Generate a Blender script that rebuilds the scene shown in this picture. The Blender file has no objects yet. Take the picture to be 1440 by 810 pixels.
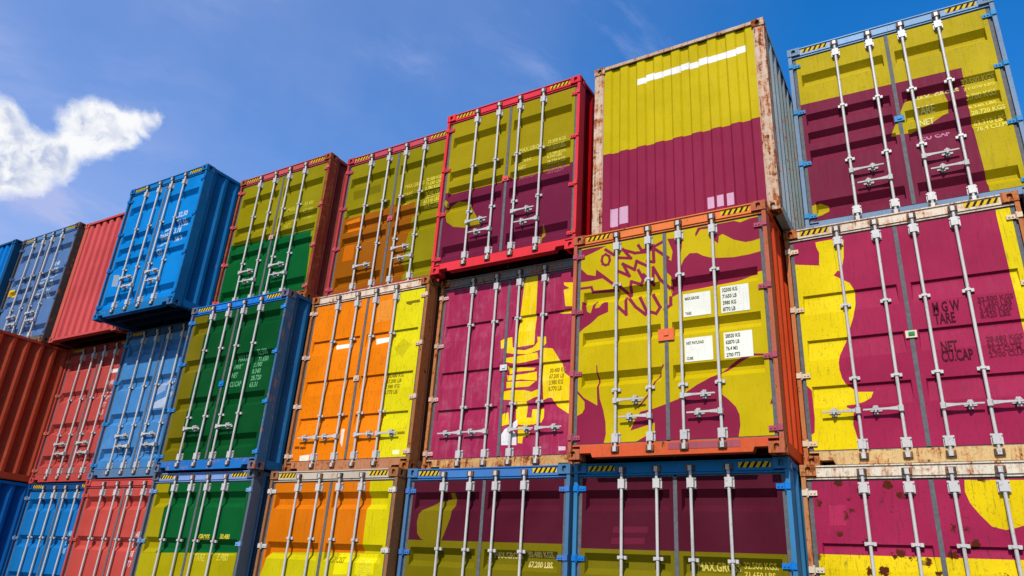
import bpy, bmesh, math, random
from mathutils import Vector
from mathutils.geometry import delaunay_2d_cdt
null = None
# Everything is in metres.  Each container: X, Y = its front left corner on the ground plan, z = its foot,
# paint outlines (polys) and writing (texts) in metres on its own doors.
SPECS = {"T8": {"X": 2.695, "Y": 1.082, "z": 5.784, "yaw": 0.018, "len": 6.058, "base": [192, 168, 2], "frame": [128, 152, 178], "header": [150, 185, 220], "rust": 0.12, "grooves": [[2.44, 0.085, 0.04, 0.07, 0.072], [1.79, 0.072, 0.04, 0.065, 0.066], [1.5, 0.072, 0.04, 0.065, 0.066], [1.22, 0.072, 0.04, 0.065, 0.066], [0.46, 0.085, 0.04, 0.07, 0.072]], "rods": "stag", "guides": [1.78, 0.96], "hinge": [70, 150, 205], "plate": [80, 150, 210], "dirt": 0.25, "label": "light blue framed container at the top right, its yellow doors painted with a maroon square", "polys": [[[124, 29, 60], [[-0.101, 1.967], [0.038, 1.965], [1.966, 1.937], [1.952, 1.122], [1.985, 0.055], [1.176, -0.028], [-0.109, 0.085]]], [[192, 168, 2], [[1.099, 1.191], [1.211, 1.438], [1.321, 1.667], [1.472, 1.713], [1.72, 1.686], [1.76, 1.499], [1.74, 1.356], [1.531, 1.231], [1.272, 1.17]]], [[192, 168, 2], [[0.026, 0.242], [0.083, 0.3], [0.093, 0.407], [0.199, 0.433], [0.29, 0.39], [0.29, 0.32], [0.216, 0.254], [0.112, 0.236]]]], "texts": [["MAX. GROSS", 1.399, 1.624, 0.085, [240, 225, 130], 0.9], ["TARE", 1.405, 1.429, 0.085, [240, 225, 130], 0.9], ["NET", 1.417, 1.235, 0.085, [240, 225, 130], 0.9], ["CU CAP", 1.403, 1.022, 0.085, [205, 130, 160], 0.9], ["32.500 KGS", 1.932, 1.711, 0.062, [235, 220, 90], 1.0], ["71.650 LBS", 1.94, 1.588, 0.062, [235, 220, 90], 1.0], ["3.780 KGS", 1.948, 1.467, 0.062, [235, 220, 90], 1.0], ["8.340 LBS", 1.956, 1.347, 0.062, [235, 220, 90], 1.0], ["28.720 KGS", 1.964, 1.228, 0.062, [235, 220, 90], 1.0], ["63.310 LBS", 1.972, 1.111, 0.062, [235, 220, 90], 1.0], ["76.4 CU.M", 1.979, 0.995, 0.062, [235, 220, 90], 1.0]]},
 "M7": {"X": 2.457, "Y": 0.889, "z": 2.892, "base": [168, 36, 78], "frame": [200, 120, 70], "header": [235, 215, 190], "sill": [225, 190, 130], "rust": 0.55, "grooves": [[2.01, 0.015, 0.03, 0.2, 0.03], [1.45, 0.015, 0.03, 0.2, 0.03], [0.9, 0.015, 0.03, 0.2, 0.03]], "rods": "out", "guides": [1.82, 0.955], "hinge": [235, 205, 170], "plate": [235, 225, 190], "dirt": 0.38, "label": "rusty white framed maroon container with yellow patch and the dark letters NET on its doors", "polys": [[[240, 212, 0], [[0.354, 2.692], [0.568, 2.697], [0.667, 2.667], [0.646, 2.439], [0.601, 2.261], [0.565, 2.28], [0.513, 2.225], [0.605, 2.156], [0.675, 2.1], [0.716, 1.996], [0.705, 1.823], [0.666, 1.673], [0.635, 1.592], [0.585, 1.463], [0.555, 1.39], [0.518, 1.319], [0.48, 1.24], [0.46, 1.159], [0.459, 1.077], [0.475, 0.977], [0.504, 0.91], [0.582, 0.84], [0.583, 0.816], [0.771, 0.801], [0.739, 0.733], [0.665, 0.692], [0.564, 0.668], [0.49, 0.665], [0.49, 0.641], [0.557, 0.606], [0.533, 0.452], [0.554, 0.329], [0.571, 0.253], [0.553, 0.164], [0.464, 0.14], [0.353, 0.148], [0.229, 0.183], [0.221, 0.07], [0.118, 0.073], [0.119, 0.164], [0.07, 0.344], [0.132, 0.38], [0.149, 0.537], [0.146, 0.859], [0.106, 0.911], [0.003, 0.961], [0.023, 1.374], [0.036, 2.102], [-0.0, 2.46], [0.367, 2.379], [0.384, 2.544], [0.359, 2.624]]], [[240, 212, 0], [[2.215, 2.749], [2.207, 2.662], [2.215, 2.05], [2.222, 1.455], [2.233, 1.053], [2.382, 1.037], [2.708, 2.827]]]], "texts": [["M G W", 1.456, 1.62, 0.12, [80, 8, 30], 0.6], ["TARE", 1.458, 1.488, 0.12, [80, 8, 30], 0.6], ["NET", 1.472, 1.173, 0.12, [80, 8, 30], 0.6], ["CU.CAP", 1.463, 1.064, 0.12, [80, 8, 30], 0.6], ["32.500 KGS", 1.881, 1.682, 0.055, [110, 20, 45], 1.05], ["71.650 LBS", 1.881, 1.62, 0.055, [110, 20, 45], 1.05], ["3.820 KGS", 1.881, 1.559, 0.055, [110, 20, 45], 1.05], ["8.420 LBS", 1.881, 1.498, 0.055, [110, 20, 45], 1.05], ["28.680 KGS", 1.888, 1.244, 0.055, [110, 20, 45], 1.05], ["63.230 LBS", 1.887, 1.185, 0.055, [110, 20, 45], 1.05], ["76.4 CU.M", 1.887, 1.126, 0.055, [110, 20, 45], 1.05], ["2.700 CU.FT", 1.887, 1.068, 0.055, [110, 20, 45], 1.05]]},
 "B7": {"X": 2.43, "Y": 0.744, "z": 0.0, "base": [168, 36, 78], "frame": [205, 140, 90], "header": [238, 225, 200], "rust": 0.55, "grooves": [[2.1, 0.015, 0.03, 0.2, 0.03], [1.45, 0.015, 0.03, 0.2, 0.03], [0.9, 0.015, 0.03, 0.2, 0.03]], "rods": "out", "guides": [2.1, 0.955], "hinge": [235, 215, 190], "dirt": 0.5, "spots": 1, "label": "rust spotted container, maroon above yellow, at the bottom right under the one lettered NET", "polys": [[[235, 202, 0], [[-0.1, -0.1], [2.6, -0.1], [2.6, 1.994], [-0.1, 1.994]]], [[235, 202, 0], [[1.505, 2.714], [2.192, 2.702], [2.09, 2.417], [1.997, 2.327], [1.914, 2.294], [1.832, 2.266], [1.764, 2.253], [1.663, 2.282], [1.585, 2.385], [1.519, 2.493], [1.492, 2.603]]], [[186, 46, 88], [[0.246, 2.479], [0.416, 2.479], [0.398, 2.279], [0.242, 2.277]]]]},
 "T7": {"X": 0.117, "Y": 0.278, "z": 5.784, "kind": "end", "base": [205, 180, 0], "frame": [205, 180, 155], "post": [215, 190, 165], "side": [165, 182, 186], "rust": 0.62, "dirt": 0.12, "label": "top row container showing a ribbed end wall painted yellow above maroon, with whitish rusty posts", "polys": [[[146, 34, 68], [[-0.1, -0.1], [2.6, -0.1], [2.6, 1.354], [-0.1, 1.384]]], [[250, 248, 240], [[0.66, 2.41], [0.786, 2.41], [0.786, 2.51], [0.66, 2.51]]], [[250, 248, 240], [[0.786, 2.446], [0.913, 2.446], [0.913, 2.558], [0.786, 2.558]]], [[250, 248, 240], [[0.913, 2.418], [1.04, 2.418], [1.04, 2.524], [0.913, 2.524]]], [[250, 248, 240], [[1.04, 2.442], [1.166, 2.442], [1.166, 2.542], [1.04, 2.542]]], [[250, 248, 240], [[1.166, 2.414], [1.292, 2.414], [1.292, 2.526], [1.166, 2.526]]], [[250, 248, 240], [[1.292, 2.45], [1.419, 2.45], [1.419, 2.556], [1.292, 2.556]]], [[250, 248, 240], [[1.419, 2.41], [1.546, 2.41], [1.546, 2.51], [1.419, 2.51]]], [[250, 248, 240], [[1.546, 2.446], [1.672, 2.446], [1.672, 2.558], [1.546, 2.558]]], [[250, 248, 240], [[1.672, 2.418], [1.799, 2.418], [1.799, 2.524], [1.672, 2.524]]], [[250, 248, 240], [[1.799, 2.442], [1.925, 2.442], [1.925, 2.542], [1.799, 2.542]]], [[250, 248, 240], [[1.925, 2.414], [2.051, 2.414], [2.051, 2.526], [1.925, 2.526]]], [[250, 248, 240], [[2.051, 2.45], [2.178, 2.45], [2.178, 2.556], [2.051, 2.556]]], [[216, 170, 192], [[0.261, 0.223], [0.366, 0.223], [0.366, 0.494], [0.261, 0.494]]], [[216, 170, 192], [[0.385, 0.234], [0.517, 0.234], [0.517, 0.488], [0.385, 0.488]]], [[216, 170, 192], [[1.572, 0.209], [1.655, 0.209], [1.655, 0.37], [1.572, 0.37]]], [[216, 170, 192], [[1.697, 0.2], [1.778, 0.2], [1.778, 0.36], [1.697, 0.36]]], [[216, 170, 192], [[1.813, 0.202], [1.899, 0.202], [1.899, 0.373], [1.813, 0.373]]]]},
 "M6": {"X": 0, "Y": 0, "z": 2.892, "base": [205, 178, 0], "frame": [232, 98, 55], "post": [190, 100, 75], "header": [243, 130, 70], "sill": [220, 92, 52], "side": [236, 82, 40], "rust": 0.48, "grooves": [[2.09, 0.072, 0.04, 0.065, 0.066], [1.55, 0.072, 0.04, 0.065, 0.066], [1.03, 0.072, 0.04, 0.065, 0.066]], "rods": "stag2", "guides": [2.126, 0.787], "hinge": [180, 85, 105], "plate": [240, 115, 75], "dirt": 0.12, "label": "orange framed container with a yellow lion head painted on its doors and four white labels", "polys": [[[145, 33, 66], [[-0.025, 2.701], [0.217, 2.71], [0.453, 2.705], [0.346, 2.665], [0.238, 2.631], [0.1, 2.597], [-0.021, 2.579]]], [[145, 33, 66], [[-0.017, 2.457], [0.083, 2.453], [0.186, 2.343], [0.304, 2.303], [0.312, 2.394], [0.439, 2.28], [0.573, 2.153], [0.536, 2.136], [0.401, 2.254], [0.247, 2.245], [-0.01, 2.252]]], [[145, 33, 66], [[-0.024, 2.18], [-0.025, 2.146], [0.265, 2.14], [0.266, 2.174]]], [[145, 33, 66], [[0.259, 2.179], [0.227, 2.167], [0.263, 2.068], [0.295, 2.08]]], [[145, 33, 66], [[0.258, 2.108], [0.255, 2.074], [0.618, 2.049], [0.62, 2.082]]], [[145, 33, 66], [[0.014, 1.501], [0.064, 1.774], [0.12, 1.861], [0.126, 1.974], [0.175, 1.967], [0.198, 1.831], [0.247, 1.806], [0.274, 1.896], [0.31, 1.975], [0.333, 1.963], [0.303, 1.863], [0.36, 1.865], [0.425, 1.939], [0.482, 1.922], [0.483, 1.791], [0.352, 1.75], [0.259, 1.673], [0.165, 1.621]]], [[145, 33, 66], [[0.436, 2.608], [0.415, 2.581], [0.491, 2.521], [0.512, 2.548]]], [[145, 33, 66], [[0.502, 2.564], [0.469, 2.56], [0.482, 2.465], [0.515, 2.47]]], [[145, 33, 66], [[0.519, 2.494], [0.487, 2.507], [0.454, 2.426], [0.485, 2.413]]], [[145, 33, 66], [[0.495, 2.421], [0.49, 2.455], [0.422, 2.444], [0.427, 2.41]]], [[145, 33, 66], [[0.447, 2.406], [0.464, 2.436], [0.396, 2.476], [0.379, 2.446]]], [[145, 33, 66], [[0.391, 2.431], [0.424, 2.441], [0.397, 2.526], [0.365, 2.516]]], [[145, 33, 66], [[0.366, 2.491], [0.4, 2.485], [0.417, 2.575], [0.383, 2.582]]], [[145, 33, 66], [[0.374, 2.569], [0.389, 2.539], [0.462, 2.576], [0.447, 2.607]]], [[145, 33, 66], [[0.436, 2.676], [0.41, 2.645], [0.554, 2.525], [0.579, 2.555]]], [[145, 33, 66], [[0.888, 2.649], [0.853, 2.629], [0.919, 2.514], [0.953, 2.533]]], [[145, 33, 66], [[0.904, 2.558], [0.909, 2.518], [1.095, 2.544], [1.089, 2.584]]], [[145, 33, 66], [[1.046, 2.572], [1.061, 2.535], [1.225, 2.602], [1.21, 2.639]]], [[145, 33, 66], [[0.679, 2.636], [0.647, 2.613], [0.774, 2.438], [0.806, 2.462]]], [[145, 33, 66], [[0.793, 2.442], [0.802, 2.481], [0.584, 2.529], [0.575, 2.489]]], [[145, 33, 66], [[0.675, 2.623], [0.657, 2.587], [0.843, 2.499], [0.86, 2.535]]], [[145, 33, 66], [[0.815, 2.547], [0.812, 2.507], [1.027, 2.49], [1.03, 2.53]]], [[145, 33, 66], [[0.685, 2.43], [0.649, 2.413], [0.75, 2.2], [0.786, 2.217]]], [[145, 33, 66], [[0.766, 2.199], [0.787, 2.233], [0.594, 2.352], [0.573, 2.318]]], [[145, 33, 66], [[0.67, 2.431], [0.647, 2.398], [0.835, 2.272], [0.857, 2.305]]], [[145, 33, 66], [[0.805, 2.285], [0.844, 2.276], [0.88, 2.424], [0.841, 2.434]]], [[145, 33, 66], [[0.85, 2.437], [0.828, 2.404], [1.003, 2.29], [1.025, 2.323]]], [[145, 33, 66], [[1.092, 2.601], [1.052, 2.6], [1.059, 2.339], [1.099, 2.34]]], [[145, 33, 66], [[1.092, 2.335], [1.103, 2.373], [0.984, 2.409], [0.973, 2.37]]], [[145, 33, 66], [[1.071, 2.58], [1.044, 2.55], [1.18, 2.427], [1.207, 2.456]]], [[145, 33, 66], [[1.177, 2.483], [1.15, 2.454], [1.258, 2.355], [1.285, 2.385]]], [[145, 33, 66], [[0.888, 2.308], [0.852, 2.291], [0.932, 2.122], [0.968, 2.139]]], [[145, 33, 66], [[0.968, 2.159], [0.931, 2.175], [0.887, 2.078], [0.924, 2.062]]], [[145, 33, 66], [[0.924, 2.062], [0.94, 2.098], [0.777, 2.173], [0.76, 2.136]]], [[145, 33, 66], [[0.81, 2.163], [0.77, 2.169], [0.736, 1.96], [0.776, 1.954]]], [[145, 33, 66], [[0.758, 1.949], [0.787, 1.976], [0.631, 2.143], [0.601, 2.116]]], [[145, 33, 66], [[1.089, 2.296], [1.049, 2.297], [1.045, 2.053], [1.085, 2.052]]], [[145, 33, 66], [[1.064, 2.044], [1.094, 2.071], [0.944, 2.242], [0.914, 2.216]]], [[145, 33, 66], [[1.078, 2.313], [1.042, 2.295], [1.146, 2.087], [1.181, 2.104]]], [[145, 33, 66], [[1.156, 2.142], [1.126, 2.115], [1.272, 1.952], [1.302, 1.979]]], [[145, 33, 66], [[1.247, 1.99], [1.264, 1.954], [1.335, 1.987], [1.318, 2.023]]], [[145, 33, 66], [[0.733, 1.973], [0.693, 1.972], [0.7, 1.705], [0.74, 1.706]]], [[145, 33, 66], [[0.719, 1.697], [0.748, 1.725], [0.604, 1.876], [0.575, 1.849]]], [[145, 33, 66], [[0.765, 1.955], [0.731, 1.932], [0.835, 1.777], [0.868, 1.799]]], [[145, 33, 66], [[0.839, 1.833], [0.812, 1.804], [0.965, 1.663], [0.992, 1.693]]], [[145, 33, 66], [[0.937, 1.685], [0.971, 1.664], [1.009, 1.728], [0.975, 1.749]]], [[145, 33, 66], [[0.972, 1.695], [1.008, 1.711], [0.905, 1.951], [0.869, 1.935]]], [[145, 33, 66], [[1.064, 1.973], [1.028, 1.955], [1.139, 1.728], [1.175, 1.746]]], [[145, 33, 66], [[1.176, 1.76], [1.143, 1.783], [1.071, 1.679], [1.104, 1.656]]], [[145, 33, 66], [[1.109, 1.658], [1.125, 1.695], [1.012, 1.742], [0.996, 1.705]]], [[145, 33, 66], [[1.3, 1.877], [1.26, 1.878], [1.257, 1.749], [1.297, 1.748]]], [[145, 33, 66], [[1.305, 1.763], [1.283, 1.796], [1.18, 1.727], [1.203, 1.694]]], [[145, 33, 66], [[0.972, 2.515], [0.992, 2.48], [1.1, 2.544], [1.079, 2.579]]], [[145, 33, 66], [[1.225, 2.399], [1.296, 2.334], [1.316, 2.459], [1.254, 2.641], [1.436, 2.618], [1.432, 2.489], [1.384, 2.293], [1.388, 2.186], [1.451, 2.326], [1.524, 2.394], [1.617, 2.382], [1.684, 2.332], [1.796, 2.281], [2.04, 2.248], [2.215, 2.252], [2.37, 2.272], [2.361, 2.027], [2.199, 2.007], [2.024, 1.96], [1.826, 1.944], [1.623, 1.924], [1.415, 1.912], [1.297, 1.862], [1.291, 2.132], [1.221, 2.214]]], [[145, 33, 66], [[1.634, 2.713], [2.066, 2.714], [2.135, 2.679], [2.243, 2.706], [2.4, 2.71], [2.39, 2.438], [2.268, 2.414], [2.181, 2.413], [2.052, 2.469], [1.923, 2.571], [1.881, 2.549], [1.868, 2.455], [1.811, 2.517], [1.772, 2.674], [1.663, 2.681], [1.606, 2.594], [1.598, 2.637]]], [[145, 33, 66], [[0.01, 0.525], [0.109, 0.524], [0.166, 0.551], [0.194, 0.603], [0.192, 0.684], [0.039, 0.852], [0.038, 0.889], [0.181, 0.734], [0.358, 0.628], [0.335, 1.123], [0.349, 1.122], [0.373, 0.861], [0.389, 0.706], [0.435, 0.569], [0.465, 0.427], [0.472, 0.288], [0.432, 0.119], [0.023, 0.134]]], [[145, 33, 66], [[1.186, 1.045], [1.168, 1.054], [0.99, 0.717], [1.008, 0.708]]], [[145, 33, 66], [[1.018, 0.722], [1.003, 0.736], [0.854, 0.566], [0.869, 0.553]]], [[145, 33, 66], [[0.772, 0.31], [0.823, 0.423], [0.895, 0.522], [1.055, 0.546], [1.213, 0.594], [1.342, 0.636], [1.388, 0.68], [1.55, 0.777], [1.768, 0.877], [1.927, 0.981], [2.082, 1.055], [2.176, 1.075], [2.464, 1.04], [2.463, 1.017], [2.174, 1.049], [2.022, 0.992], [1.817, 0.892], [1.815, 0.657], [1.887, 0.593], [1.966, 0.502], [1.998, 0.415], [2.0, 0.303], [1.955, 0.085], [1.213, 0.096], [0.804, 0.088], [0.849, 0.189], [0.964, 0.244], [1.06, 0.289], [1.061, 0.384]]], [[145, 33, 66], [[2.315, 0.51], [2.367, 0.642], [2.397, 0.5]]], [[145, 33, 66], [[2.342, 0.357], [2.414, 0.389], [2.4, 0.209], [2.334, 0.248]]]], "sheets": [[1.43, 1.59, 1.75, 1.875, ["MAX.GROSS", "", "TARE"]], [1.865, 1.58, 2.18, 1.9, ["32500 KG", "71650 LB", "3980 KG", "8770 LB"]], [1.43, 1.05, 1.75, 1.33, ["NET PAYLOAD", "", "CUBE"]], [1.875, 1.045, 2.185, 1.345, ["28520 KG", "62870 LB", "76.4 M3", "2700 FT3"]]]},
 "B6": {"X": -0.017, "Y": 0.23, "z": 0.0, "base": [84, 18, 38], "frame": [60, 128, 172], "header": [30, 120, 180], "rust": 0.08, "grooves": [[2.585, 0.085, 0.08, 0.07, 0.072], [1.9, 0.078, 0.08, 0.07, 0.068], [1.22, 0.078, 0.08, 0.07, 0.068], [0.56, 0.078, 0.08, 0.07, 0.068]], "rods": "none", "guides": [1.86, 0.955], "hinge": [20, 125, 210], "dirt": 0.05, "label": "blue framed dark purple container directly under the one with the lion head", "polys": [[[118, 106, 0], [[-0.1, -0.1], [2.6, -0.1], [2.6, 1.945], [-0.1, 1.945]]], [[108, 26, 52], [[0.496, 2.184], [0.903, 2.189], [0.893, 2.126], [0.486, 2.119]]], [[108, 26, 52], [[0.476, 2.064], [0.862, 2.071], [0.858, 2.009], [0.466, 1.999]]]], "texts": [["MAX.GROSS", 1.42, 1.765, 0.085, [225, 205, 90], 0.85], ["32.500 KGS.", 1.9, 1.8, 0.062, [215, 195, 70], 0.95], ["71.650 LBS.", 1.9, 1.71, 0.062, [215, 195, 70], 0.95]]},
 "M5": {"X": -2.52, "Y": 0.532, "z": 2.892, "base": [170, 40, 82], "frame": [200, 130, 80], "header": [130, 135, 140], "sill": [215, 170, 110], "rust": 0.6, "grooves": [[2.14, 0.015, 0.03, 0.2, 0.03], [1.42, 0.015, 0.03, 0.2, 0.03], [0.87, 0.015, 0.03, 0.2, 0.03]], "rods": "out", "guides": [2.1, 0.88], "hinge": [225, 180, 160], "plate": [225, 225, 220], "dirt": 0.3, "fade": 0.5, "label": "maroon container with a yellow sword and paw painted on its right door", "polys": [[[250, 214, 0], [[1.529, 2.763], [1.68, 2.747], [1.681, 2.214], [1.679, 1.69], [1.395, 1.679], [1.414, 1.943], [1.434, 2.197], [1.468, 2.684]]], [[250, 214, 0], [[1.13, 1.807], [1.208, 1.832], [1.319, 1.839], [1.334, 1.686], [1.516, 1.643], [1.68, 1.664], [1.73, 1.721], [1.719, 1.796], [1.856, 1.783], [1.864, 1.689], [1.786, 1.608], [1.593, 1.56], [1.356, 1.589], [1.22, 1.62], [1.209, 1.694], [1.144, 1.687]]], [[250, 214, 0], [[1.224, 1.54], [1.414, 1.549], [1.734, 1.571], [1.754, 1.476], [1.546, 1.45], [1.38, 1.445], [1.239, 1.481]]], [[250, 214, 0], [[1.276, 1.417], [1.705, 1.364], [1.677, 1.33], [1.429, 1.335], [1.306, 1.305]]], [[250, 214, 0], [[1.275, 1.289], [1.515, 1.289], [1.729, 1.306], [1.746, 1.173], [1.5, 1.213], [1.287, 1.213]]], [[250, 214, 0], [[1.272, 1.196], [1.624, 1.18], [1.726, 1.166], [1.629, 1.102], [1.278, 1.107]]], [[250, 214, 0], [[1.229, 1.061], [1.343, 1.075], [1.571, 1.057], [1.674, 1.025], [1.812, 1.068], [1.827, 0.965], [1.719, 0.945], [1.601, 0.896], [1.438, 0.908], [1.353, 0.936], [1.244, 0.949]]], [[250, 214, 0], [[1.428, 0.905], [1.612, 0.892], [1.615, 0.735], [1.611, 0.683], [1.691, 0.678], [1.688, 0.792], [1.866, 0.789], [1.876, 0.667], [1.846, 0.603], [1.74, 0.584], [1.581, 0.579], [1.48, 0.599], [1.449, 0.693]]], [[250, 214, 0], [[1.239, 0.745], [1.32, 0.776], [1.357, 0.609], [1.245, 0.589]]], [[250, 214, 0], [[1.498, 0.566], [1.582, 0.562], [1.591, 0.495], [1.682, 0.484], [1.669, 0.45], [1.581, 0.427], [1.573, 0.341], [1.507, 0.349]]], [[250, 214, 0], [[1.792, 1.631], [1.965, 1.602], [2.039, 1.492], [2.112, 1.375], [2.156, 1.245], [2.314, 1.124], [2.326, 0.724], [2.234, 0.696], [2.059, 0.808], [1.986, 0.921], [1.937, 0.925], [1.86, 0.899]]], [[250, 214, 0], [[2.096, 2.546], [2.307, 2.515], [2.318, 2.165], [2.136, 2.186], [2.101, 2.433], [2.188, 2.448], [2.107, 2.506]]], [[250, 214, 0], [[2.04, 2.112], [2.13, 2.133], [2.285, 2.128], [2.286, 2.075], [2.079, 2.094]]], [[250, 214, 0], [[1.86, 1.527], [1.894, 1.548], [1.964, 1.532], [2.0, 1.496], [1.862, 1.503]]], [[150, 30, 70], [[1.396, 1.673], [1.534, 1.652], [1.667, 1.675], [1.663, 1.649], [1.535, 1.624], [1.403, 1.645]]], [[240, 236, 232], [[1.244, 0.474], [1.29, 0.542], [1.34, 0.566], [1.379, 0.59], [1.475, 0.67], [1.493, 0.584], [1.425, 0.518], [1.479, 0.463], [1.488, 0.324], [1.255, 0.333]]], [[235, 200, 215], [[2.109, 0.282], [2.208, 0.278], [2.21, 0.231], [2.111, 0.229]]]], "texts": [["30.480 KG", 1.93, 1.27, 0.06, [165, 135, 15], 0.8], ["67.200 LB", 1.93, 1.185, 0.06, [165, 135, 15], 0.8], ["3.980 KG", 1.93, 1.1, 0.06, [165, 135, 15], 0.8], ["8.770 LB", 1.93, 1.0150000000000001, 0.06, [165, 135, 15], 0.8]]},
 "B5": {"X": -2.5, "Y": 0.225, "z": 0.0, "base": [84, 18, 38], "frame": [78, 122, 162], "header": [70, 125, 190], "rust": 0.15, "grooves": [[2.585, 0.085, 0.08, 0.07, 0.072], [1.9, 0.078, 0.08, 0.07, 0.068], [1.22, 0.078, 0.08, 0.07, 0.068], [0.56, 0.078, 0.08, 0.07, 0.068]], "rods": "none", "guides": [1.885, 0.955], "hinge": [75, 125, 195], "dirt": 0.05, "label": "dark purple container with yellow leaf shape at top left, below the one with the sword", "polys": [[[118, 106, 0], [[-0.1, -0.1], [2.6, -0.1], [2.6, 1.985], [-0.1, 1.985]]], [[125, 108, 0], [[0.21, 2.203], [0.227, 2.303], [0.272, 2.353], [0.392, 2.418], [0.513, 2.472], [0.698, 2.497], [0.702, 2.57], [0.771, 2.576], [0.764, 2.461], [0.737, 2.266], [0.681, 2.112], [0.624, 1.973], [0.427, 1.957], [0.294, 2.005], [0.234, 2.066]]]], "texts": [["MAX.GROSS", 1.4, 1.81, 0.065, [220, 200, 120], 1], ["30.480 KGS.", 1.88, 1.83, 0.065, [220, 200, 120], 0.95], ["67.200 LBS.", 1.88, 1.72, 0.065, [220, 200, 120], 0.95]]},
 "T6": {"X": -2.549, "Y": 0.266, "z": 5.784, "base": [163, 143, 0], "frame": [235, 58, 68], "header": [235, 60, 75], "side": [190, 8, 20], "rust": 0.05, "grooves": [[2.44, 0.085, 0.04, 0.07, 0.072], [1.79, 0.072, 0.04, 0.065, 0.066], [1.5, 0.072, 0.04, 0.065, 0.066], [1.22, 0.072, 0.04, 0.065, 0.066], [0.46, 0.085, 0.04, 0.07, 0.072]], "rods": "stag", "guides": [1.78, 0.96], "hinge": [235, 75, 80], "plate": [240, 90, 95], "dirt": 0.05, "label": "bright red framed container with olive yellow doors above maroon, in the top row", "polys": [[[117, 28, 60], [[-0.068, 1.418], [0.087, 1.42], [2.359, 1.402], [2.525, 1.401], [2.572, -0.413], [0.008, 0.023]]], [[163, 143, 0], [[0.126, 1.088], [0.193, 1.166], [0.363, 1.212], [0.539, 1.18], [0.609, 1.071], [0.74, 0.859], [0.827, 0.697], [0.564, 0.708], [0.312, 0.779], [0.175, 0.891]]], [[163, 143, 0], [[1.846, 0.155], [1.856, 0.361], [1.913, 0.483], [1.901, 0.31], [1.875, 0.15]]], [[163, 143, 0], [[0.05, 1.294], [0.128, 1.285], [0.188, 1.205], [0.144, 1.154]]]], "texts": [["MAX.GROSS", 1.42, 1.8, 0.075, [225, 210, 90], 0.9], ["TARE", 1.42, 1.645, 0.075, [225, 210, 90], 0.9], ["NET", 1.42, 1.49, 0.075, [225, 210, 90], 0.9], ["CU.CAP", 1.42, 1.335, 0.075, [175, 90, 115], 0.9], ["32.500 KGS", 1.91, 1.83, 0.058, [230, 215, 90], 0.95], ["71.650 LBS", 1.91, 1.742, 0.058, [230, 215, 90], 0.95], ["3.780 KGS", 1.91, 1.6540000000000001, 0.058, [230, 215, 90], 0.95], ["8.340 LBS", 1.91, 1.566, 0.058, [230, 215, 90], 0.95], ["28.720 KGS", 1.91, 1.4780000000000002, 0.058, [230, 215, 90], 0.95], ["63.310 LBS", 1.91, 1.3900000000000001, 0.058, [175, 90, 115], 0.95], ["76.4 CU.M", 1.91, 1.302, 0.058, [175, 90, 115], 0.95]]},
 "T5": {"X": -5.02, "Y": 0.55, "z": 5.784, "base": [146, 134, 0], "frame": [185, 65, 72], "header": [205, 80, 95], "rust": 0.2, "grooves": [[2.44, 0.085, 0.04, 0.07, 0.072], [1.79, 0.072, 0.04, 0.065, 0.066], [1.5, 0.072, 0.04, 0.065, 0.066], [1.22, 0.072, 0.04, 0.065, 0.066], [0.46, 0.085, 0.04, 0.07, 0.072]], "rods": "mix", "guides": [1.78, 0.96], "hinge": [205, 85, 100], "plate": [220, 95, 110], "dirt": 0.1, "label": "pinkish red framed container with olive doors and a brown orange area, in the top row", "polys": [[[158, 88, 0], [[0.004, 1.592], [0.095, 1.661], [0.612, 1.657], [1.106, 1.676], [1.566, 1.643], [1.731, 1.638], [1.612, 0.717], [1.655, -0.071], [-0.081, 0.033]]], [[225, 120, 0], [[0.196, 1.551], [0.499, 1.582], [0.513, 1.374], [0.183, 1.356]]], [[210, 108, 0], [[0.237, 1.085], [0.477, 1.081], [0.478, 0.765], [0.235, 0.767]]], [[125, 112, 0], [[0.233, 2.162], [0.875, 2.172], [0.903, 2.009], [0.268, 1.981]]]], "texts": [["MAX.GROSS", 1.45, 1.92, 0.08, [220, 190, 60], 0.85], ["TARE", 1.45, 1.76, 0.08, [220, 190, 60], 0.85], ["NET", 1.45, 1.5999999999999999, 0.08, [220, 190, 60], 0.85], ["32.500 KGS", 1.9, 1.96, 0.065, [240, 225, 80], 0.95], ["71.650 LBS", 1.9, 1.875, 0.065, [240, 225, 80], 0.95], ["3.780 KGS", 1.9, 1.79, 0.065, [240, 225, 80], 0.95], ["8.340 LBS", 1.9, 1.705, 0.065, [240, 225, 80], 0.95], ["28.720 KGS", 1.9, 1.6199999999999999, 0.065, [240, 225, 80], 0.95], ["63.310 LBS", 1.9, 1.535, 0.065, [240, 225, 80], 0.95], ["76.4 CU.M", 1.9, 1.45, 0.065, [240, 225, 80], 0.95]]},
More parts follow.
